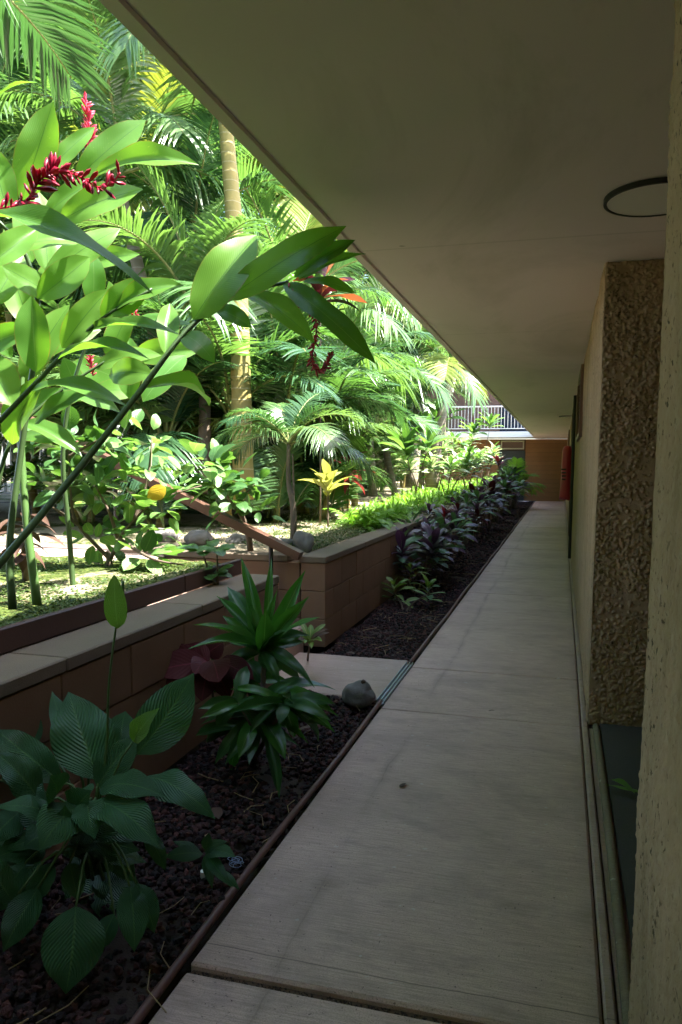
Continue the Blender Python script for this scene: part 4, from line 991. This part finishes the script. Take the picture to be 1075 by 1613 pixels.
sh = shrub('oval_leaf_shrub', 'pale oval-leaved shrub with forked trunk growing in the mossy near bed',
    [[(173, 905, 4.6), (172, 880, 4.6), (168, 868, 4.6)], [(172, 880, 4.6), (123, 826, 4.55), (112, 781, 4.5), (108, 700, 4.45)], [(174, 882, 4.6), (190, 848, 4.55), (212, 819, 4.5), (246, 789, 4.45), (318, 765, 4.4)],
     [(186, 848, 4.55), (171, 804, 4.5), (151, 766, 4.5)], [(212, 819, 4.5), (232, 760, 4.5), (240, 690, 4.5)], [(123, 826, 4.55), (70, 790, 4.4)], [(190, 850, 4.5), (240, 880, 4.3), (290, 890, 4.3)], [(108, 720, 4.45), (160, 690, 4.4)]],
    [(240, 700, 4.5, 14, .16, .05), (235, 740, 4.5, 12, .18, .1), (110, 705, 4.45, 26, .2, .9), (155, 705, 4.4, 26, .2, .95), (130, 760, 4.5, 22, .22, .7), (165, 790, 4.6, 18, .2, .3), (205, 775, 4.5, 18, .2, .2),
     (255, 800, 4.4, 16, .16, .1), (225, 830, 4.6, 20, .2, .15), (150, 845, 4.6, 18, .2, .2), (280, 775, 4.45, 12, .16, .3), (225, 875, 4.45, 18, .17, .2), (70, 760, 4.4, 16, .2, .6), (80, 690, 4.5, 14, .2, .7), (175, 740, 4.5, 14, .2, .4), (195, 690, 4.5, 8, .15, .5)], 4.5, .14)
hero(sh, 'oval', 'ovalyellow', (262, 768, 4.2), (232, 784, 4.2), 22, .85, .05, 6, 4)
shrub('oval_leaf_shrub', 'darker oval-leaved shrub spilling over the middle of the handrail',
    [[(395, 860, 6.0), (385, 820, 5.9), (370, 790, 5.7)], [(385, 820, 5.9), (350, 770, 5.6), (325, 745, 5.5)], [(372, 790, 5.7), (395, 770, 5.7), (410, 755, 5.7)]],
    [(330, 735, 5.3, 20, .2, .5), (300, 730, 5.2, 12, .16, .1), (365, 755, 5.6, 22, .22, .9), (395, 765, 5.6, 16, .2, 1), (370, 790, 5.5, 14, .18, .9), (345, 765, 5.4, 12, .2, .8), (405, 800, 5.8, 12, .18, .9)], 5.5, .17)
rs = empty('rosette_plant', at(325, 925, X=-1.93), 'round-leaved plant leaning over the board at the end of the near wall', 'plant')
for cx, cy, n in ((318, 868, 8), (342, 862, 7), (335, 905, 8), (312, 905, 7)):
    c0 = at(cx, cy, 4.35)
    for i in range(n):
        a = i*2.4+random.random(); d = Vector((math.cos(a), math.sin(a), random.uniform(-.5, .45))).normalized()
        leaf(rs, 'oval', 'ovaldark', c0+d*.02, c0+d*random.uniform(.10, .15), .075, (0, -.3, 1), .1, None, 8, 4)
    tube_part(rs, 'stem', curve([at(345, 930, 4.35), at((cx+345)/2, 905, 4.35), c0], 6), lin(.007, .005, 6), M['bark'], 6)

random.seed(1352)
# ------------------------------------------------------------------ ti plants and shrubs of the far bed
def strap_plant(root, c0, n, l, w, mk, shape='ti', e=(-.2, 1.1), sag=(.08, .14), nseg=6, nac=2):
    for i in range(n):
        a = i*2.4+random.uniform(-.3, .3); el = e[1]+(e[0]-e[1])*(i/n)+random.uniform(-.15, .15)
        d = Vector((math.cos(a)*math.cos(el), math.sin(a)*math.cos(el), math.sin(el))); L = l*random.uniform(.75, 1.15)
        m = random.choice(mk) if isinstance(mk, (tuple, list)) else mk
        leaf(root, shape, m, c0+Vector((0, 0, .012*(n-i)-.006*n)), c0+d*L, w*random.uniform(.8, 1.15), Vector((-math.cos(a)*math.sin(el), -math.sin(a)*math.sin(el), math.cos(el)))+Vector((0, 0, .3)), random.choice(sag), None, nseg, nac)
def stem_plant(name, label, base, h, n, l, w, mk, cat='plant', group=None, heads=1, shape='ti', lean=.0, **k):
    base = Vector(base); root = empty(name, base, label, cat, group)
    for i in range(heads):
        a = i*2.1+random.random(); off = Vector((math.cos(a), math.sin(a), 0))*(lean if heads > 1 else lean*.3)
        c0 = base + off + Vector((0, 0, h*(1-.28*i/max(1, heads))))
        tube_part(root, 'stem', curve([base-Vector((0, 0, .03)), base+off*.4+Vector((0, 0, h*.5)), c0], 6), lin(.012, .008, 6), M['bark'], 6)
        strap_plant(root, c0, n, l, w, mk, shape, **k)
    return root
stem_plant('ti_plant', 'yellow-green ti plant in the open soil of the far bed', at(517, 825, 7.9), .36, 15, .34, .10, 'tiyellow', e=(-.1, 1.2))
stem_plant('ti_plant', 'red-leaved ti plant next to the yellow-green one', at(548, 808, 9.2), .48, 18, .34, .06, ('tired', 'maroon'), lean=.05, e=(-1.1, .9))
stem_plant('ti_plant', 'tall bronze ti plant partly hidden by the hanging ginger flower', (at(505, 700, 8.2).x, at(505, 700, 8.2).y, .7), 2.5, 26, .5, .10, ('maroon', 'deadleaf', 'purple', 'bronze'), e=(-.8, 1.2))
# crotons along the lava bed
pal = [('purple', 'purple', 'bluegreen'), ('purple', 'maroon', 'purple'), ('croton', 'bluegreen', 'croton'), ('bluegreen', 'bluegreen', 'purple'), ('croton', 'croton', 'purple')]
desc = ['purple and blue-green', 'dark purple', 'green and yellow blotched', 'blue-green', 'green']
row = [(628, 930, .42, 3, 0, .19), (655, 935, .3, 1, 4, .14),   # px, py of the foot, depth from the ground plane, height, heads, palette
    (637, 958, .15, 1, 2, .15), (650, 915, .5, 3, 0, .17), (690, 905, .55, 3, 0, .17), (700, 885, .45, 2, 2, .15), (668, 890, .6, 3, 1, .16), (725, 875, .6, 3, 1, .17), (722, 858, .6, 3, 3, .18), (745, 852, .65, 3, 0, .18),
    (750, 838, .7, 3, 1, .2), (770, 835, .6, 3, 4, .2), (768, 822, .8, 3, 3, .22), (783, 822, .7, 3, 1, .22), (790, 812, .9, 3, 0, .24), (802, 810, .7, 3, 2, .24), (800, 803, 1.0, 3, 3, .26), (812, 803, .8, 2, 4, .26)]
hint = ['bush against the block wall, first past the landing', 'low spindly plant behind the lone rosette', 'lone low rosette nearest the landing', 'second bush on the block wall side past the landing', 'bush on bare stems over open lava rock', 'low clump by the edging pipe', 'bush overhanging the wall cap', 'bush in the middle of the lava bed', 'bush halfway along the lava bed', 'bush halfway along, next to the pipe',
        'bush past the middle of the bed on the wall side', 'bush past the middle of the bed on the pipe side', 'tall bush two thirds down the bed', 'lower bush two thirds down the bed', 'tall bush near the far end on the wall side', 'bush near the far end on the pipe side', 'tallest bush before the fern palm', 'last bush at the end of the edging pipe']
for (px, py, h, hd, pi, l), hh in zip(row, hint):
    p = at(px, py, Z=0); p.x = min(max(p.x, XT+.12), XW-.16)
    l *= random.uniform(1.0, 1.4); h *= random.uniform(1.0, 1.35)
    stem_plant('croton_bush', desc[pi]+' croton, '+hh, (p.x, p.y, -.03), h, 15, l*1.35, l*random.uniform(.28, .5), pal[pi], 'croton', 'crotons along the lava bed', hd+(2 if h > .3 else 1), 'croton', lean=.25, e=(-.7, 1.1))
    if hh.startswith('bush halfway along the'):
        pass
stem_plant('croton_bush', 'croton with one crimson leaf cluster above the others', (at(700, 860, X=-1.5).x, at(700, 860, X=-1.5).y, -.03), .72, 8, .2, .06, ('crimson', 'purple', 'maroon'), 'croton', 'crotons along the lava bed', 1, 'croton', e=(.1, 1.0))
stem_plant('croton_bush', 'bright red-crowned croton beside the fern palm', (at(783, 818, Z=0).x, at(783, 818, Z=0).y, -.03), 1.45, 12, .38, .09, ('crimson', 'tired', 'purple'), 'croton', 'crotons along the lava bed', 1, 'croton', e=(.0, 1.0))
# cycad-like fern palm by the far door
fp = empty('fern_palm', (-1.45, 24.6, 0), 'bright green feathery fern palm in front of the far door', 'palm')
tube_part(fp, 'trunk', [(-1.45, 24.6, -.05), (-1.45, 24.6, .5)], [.07, .06], M['bark'])
for az, tier, s in ((-1.5, 0, 1.45), (.2, 2, 1.2), (2.9, 2, 1.3), (-.8, 1, 1.25), (-2.3, 1, 1.3), (.9, 3, 1.1), (-.3, 3, 1.2), (3.6, 3, 1.2), (1.6, 1, 1.3), (-1.2, 3, 1.0)):
    add_frond(fp, 'fern', tier, (-1.52, 24.6, .45), az, s)
# sunlit pale shrubs of the far bed
k = 0
for px, py, D, hgt, lab in ((705, 775, 14, .7, 'pale sunlit shrub at the foot of the leaning white palm'), (735, 768, 17, .8, 'pale shrub behind the croton row next to the wall cap'), (755, 760, 20, 1.0, 'pale variegated shrub before the far building'), (690, 768, 18, 1.2, 'glossy pale shrub left of the leaning white palm'), (722, 758, 22, 1.4, 'tall pale shrub under the balcony railing'), (765, 765, 23, 1.0, 'pale shrub beside the fern palm'), (660, 770, 15, .7, 'low pale shrub among the ferns')):
    p = at(px, py, D); p.z = .7
    stem_plant('pale_shrub', lab, p, hgt, 18, .34, .10, ('pale', 'oval', 'pale', 'ovaldark'), 'shrub', 'pale shrubs of the far bed', 4, 'croton', lean=.35, e=(-.5, 1.1))
for px, py, D, hgt, lab in ((652, 730, 13, 1.0, 'broad-leaved green plant left of the leaning white palm'), (670, 700, 16, 1.6, 'broad-leaved plant with upright leaves behind the fern bank'), (758, 700, 25, 2.0, 'broad-leaved plant beneath the balcony edge')):
    p = at(px, py, D); p.z = .7
    stem_plant('broad_leaf_plant', lab, p, hgt, 16, .6, .14, ('ovaldark', 'oval'), 'plant', 'broad-leaved plants of the far bed', 2, 'croton', lean=.3, e=(-.3, 1.2))

# ------------------------------------------------------------------ ground covers (too many leaves to count)
def cover(name, n, xf, yr, zf, l, w, m, seed, up=.6, tint=None):
    g = np.random.default_rng(seed)
    y = g.uniform(*yr, n); x = xf(y, g.random(n)); a = g.uniform(0, 6.28, n); el = g.uniform(.1, up*1.57, n); L = l*g.uniform(.5, 1.3, n); W = w*g.uniform(.7, 1.3, n)
    b = np.stack([x, y, zf(x, y, g.random(n))], -1); d = np.stack([np.cos(a)*np.cos(el), np.sin(a)*np.cos(el), np.sin(el)], -1); s = np.stack([-np.sin(a), np.cos(a), np.zeros(n)], -1)
    m1 = b+d*(L*.45)[:, None]; t = b+d*L[:, None]; t[:, 2] -= L*.25
    V = np.stack([b, m1-s*W[:, None]*.5, m1+s*W[:, None]*.5, t], 1).reshape(-1, 3)
    i = 4*np.arange(n)[:, None]; f = np.concatenate([i+np.array([[0, 2, 1]]), i+np.array([[1, 2, 3]])]).tolist()
    return tag(put(name, mesh(name, V, f, m)), kind='stuff')
def dens(x, y): return 0
cover('ground_cover', 26000, lambda y, u: -1.98-u**1.4*2.6, (1.4, 4.28), lambda x, y, u: .745+u*.02+.012*np.sin(x*9)*np.cos(y*8), .028, .014, M['cover'], 21)
cover('ground_cover', 9000, lambda y, u: -1.93-u**1.6*1.6, (5.62, 11), lambda x, y, u: np.minimum(.735, .685+(-1.9-x)*.31)+u*.02, .035, .016, M['cover'], 22)
cover('ground_cover', 7000, lambda y, u: -1.92-u*.42, (5.6, 12), lambda x, y, u: np.minimum(.735, .685+(-1.9-x)*.31)+u*.015, .03, .015, M['cover'], 24)
cover('fern_bank', 3500, lambda y, u: -1.93-u**1.3*(.25+.10*(y-7.5)), (7.6, 26), lambda x, y, u: .70+u*.16, .20, .028, M['fern'], 23, .9)
def fern_mass(n, seed):
    g = random.Random(seed); src = [frond_mesh('f', 'fern', 1, 15, .26, e, e-95, 700+e, .15, .25, .05) for e in (75, 60, 45, 30)]
    V, F, o0 = [], [], 0
    dat = []
    for me in src:
        a = np.zeros(len(me.vertices)*3); me.vertices.foreach_get('co', a); dat.append((a.reshape(-1, 3), [list(p.vertices) for p in me.polygons]))
    for _ in range(n):
        y = 7.8+g.random()**1.3*18; x = -1.97-g.random()**1.2*(.3+.11*(y-7.5)); k = g.uniform(.22, .42); a = g.uniform(0, 6.28); v, f = dat[g.randrange(4)]
        ca, sa = math.cos(a)*k, math.sin(a)*k
        V.append(np.stack([v[:, 0]*ca-v[:, 1]*sa+x, v[:, 0]*sa+v[:, 1]*ca+y, v[:, 2]*k+.69], -1)); F += [[i+o0 for i in q] for q in f]; o0 += len(v)
    for me in src: bpy.data.meshes.remove(me)
    return tag(put('fern_bank', mesh('fern_bank', np.concatenate(V), F, M['fern'], True)), kind='stuff')
fern_mass(420, 5)
def litter(n, xr, yr, z, lo, hi, m, seed, name):
    g = random.Random(seed); b = MB()
    for _ in range(n):
        x, y = g.uniform(*xr), g.uniform(*yr); a = g.uniform(0, 6.28); L = g.uniform(lo, hi); zz = z+g.uniform(0, .012)
        p = [Vector((x+math.cos(a+.3*q)*L*q*.5, y+math.sin(a+.3*q)*L*q*.5, zz+.006*math.sin(q*2))) for q in range(3)]
        b.tube(p, g.uniform(.0012, .003), 4)
    return tag(b.obj(name, m), kind='stuff')
litter(70, (-1.65, -1.02), (1.2, 4.2), .0, .05, .18, M['dry'], 1, 'dry_stalks')
litter(90, (-1.65, -1.02), (5.3, 11), .0, .05, .2, M['dry'], 2, 'dry_stalks')
litter(24, (-4.5, -2.0), (2, 4.2), .765, .08, .3, M['dry'], 3, 'dry_stalks')
def crumbs(name, n, xr, yr, z, r0, r1, m, seed):
    g = random.Random(seed); b = MB()
    for _ in range(n):
        x, y, r = g.uniform(*xr), g.uniform(*yr), g.uniform(r0, r1)
        b.add([(x+r*math.cos(q*1.57+g.random())*g.uniform(.6, 1.3), y+r*math.sin(q*1.57)*g.uniform(.6, 1.3), z) for q in range(4)] + [(x, y, z+r*g.uniform(.5, 1))], [[0, 1, 4], [1, 2, 4], [2, 3, 4], [3, 0, 4]])
    return tag(b.obj(name, m), kind='stuff')
crumbs('joint_debris', 320, (-.95, .13), (1.768, 1.784), -.019, .002, .006, M['earth'], 4)
crumbs('joint_debris', 90, (-.95, .13), (1.75, 1.80), .0, .0012, .003, M['wood'], 5)
crumbs('walk_grit', 260, (-.95, -.7), (1.3, 12), .001, .0012, .0035, M['lava_plain'], 6)
crumbs('walk_grit', 120, (-.95, .14), (1.3, 9), .001, .001, .003, M['wood'], 7)
st = MB().tube([at(222, 1225, Z=.03), at(262, 1196, Z=.035), at(300, 1168, Z=.03)], [.010, .012, .008], 7).obj('stick', M['wood'], None, True, at(222, 1225, Z=0))
tag(st, 'weathered grey stick lying on the lava rock beside the peace lily', 'stick')
for k, (px, py, z, ang, L, where) in enumerate(((470, 1150, .02, .6, .09, 'on the lava rock below the ti plant'), (345, 1290, .02, 2.2, .10, 'on the lava rock beside the edging pipe'), (630, 1240, .006, 1.2, .05, 'on the walkway slab near the pipe'), (560, 1030, .02, 2.9, .08, 'on the far lava bed by the landing'), (770, 1120, .006, .3, .035, 'in the middle of the walkway'))):
    p = at(px, py, Z=z); d = Vector((math.cos(ang), math.sin(ang), .02))
    o = leaf(None, 'oval', 'deadleaf', p, p+d*L, L*.45, (0, 0, 1), .1, k % 4, 8, 4, 'fallen_leaf'); tag(o, 'curled brown fallen leaf '+where, 'leaf', 'fallen leaves')
fl = empty('fallen_leaf', at(1010, 1256, Z=.02), 'narrow green leaf blade lying on the entry carpet by the near pier', 'leaf')
leaf(fl, 'ti', 'lilyyoung', at(1035, 1256, Z=.045), at(950, 1236, Z=.03), .045, (0, 0, 1), .05, 1, 8, 4, 'blade')
leaf(fl, 'ti', 'lilyyoung', at(1000, 1250, Z=.04), at(962, 1228, Z=.05), .026, (0, 0, 1), .05, 2, 8, 4, 'blade')
# dead bromeliad-like rosette at the foot of the ginger
dp = empty('dead_rosette', at(40, 905, Z=.75), 'dark dead leaf rosette on a stub at the foot of the ginger canes', 'plant')
tube_part(dp, 'stem', [at(42, 925, Z=.72), at(40, 850, 3.75)], [.022, .02], M['bark'])
strap_plant(dp, at(40, 845, 3.75), 16, .2, .05, 'deadleaf', 'ti', (-1.2, .4))

# ------------------------------------------------------------------ single out the thicket palms by their order across the picture
ORD = 'first second third fourth fifth sixth seventh eighth ninth tenth eleventh twelfth thirteenth fourteenth fifteenth sixteenth seventeenth eighteenth nineteenth twentieth'.split()
TENS = ['', '', 'twenty', 'thirty', 'forty', 'fifty', 'sixty']
def ordinal(i):
    if i <= 20: return ORD[i-1]
    return TENS[i//10]+'-'+ORD[i % 10-1] if i % 10 else {30: 'thirtieth', 40: 'fortieth', 50: 'fiftieth', 60: 'sixtieth'}[i]
def px_of(p):
    d = Vector(p)-CAM; return PX + CF*d.dot(RT)/d.dot(FW)
for grp, txt in (('low palms of the thicket', 'low areca palm at the foot of the thicket, %s from the left'), ('mid palms of the thicket', 'mid-height areca palm within the thicket, %s from the left'), ('tall palms of the thicket', 'tall palm rising out of the thicket, %s from the left')):
    g_ = sorted([o for o in COL.objects if o.get('group') == grp and o.get('category')], key=lambda o: px_of(o.location))
    for i, o in enumerate(g_): o['label'] = txt % ordinal(i+1)
g_ = sorted([o for o in COL.objects if o.get('label') == 'low palm of the unseen shading hedge beside the camera'], key=lambda o: o.location.y)
for i, o in enumerate(g_): o['label'] = 'low palm of the unseen shading hedge, %s counted from the return wall' % ordinal(i+1)
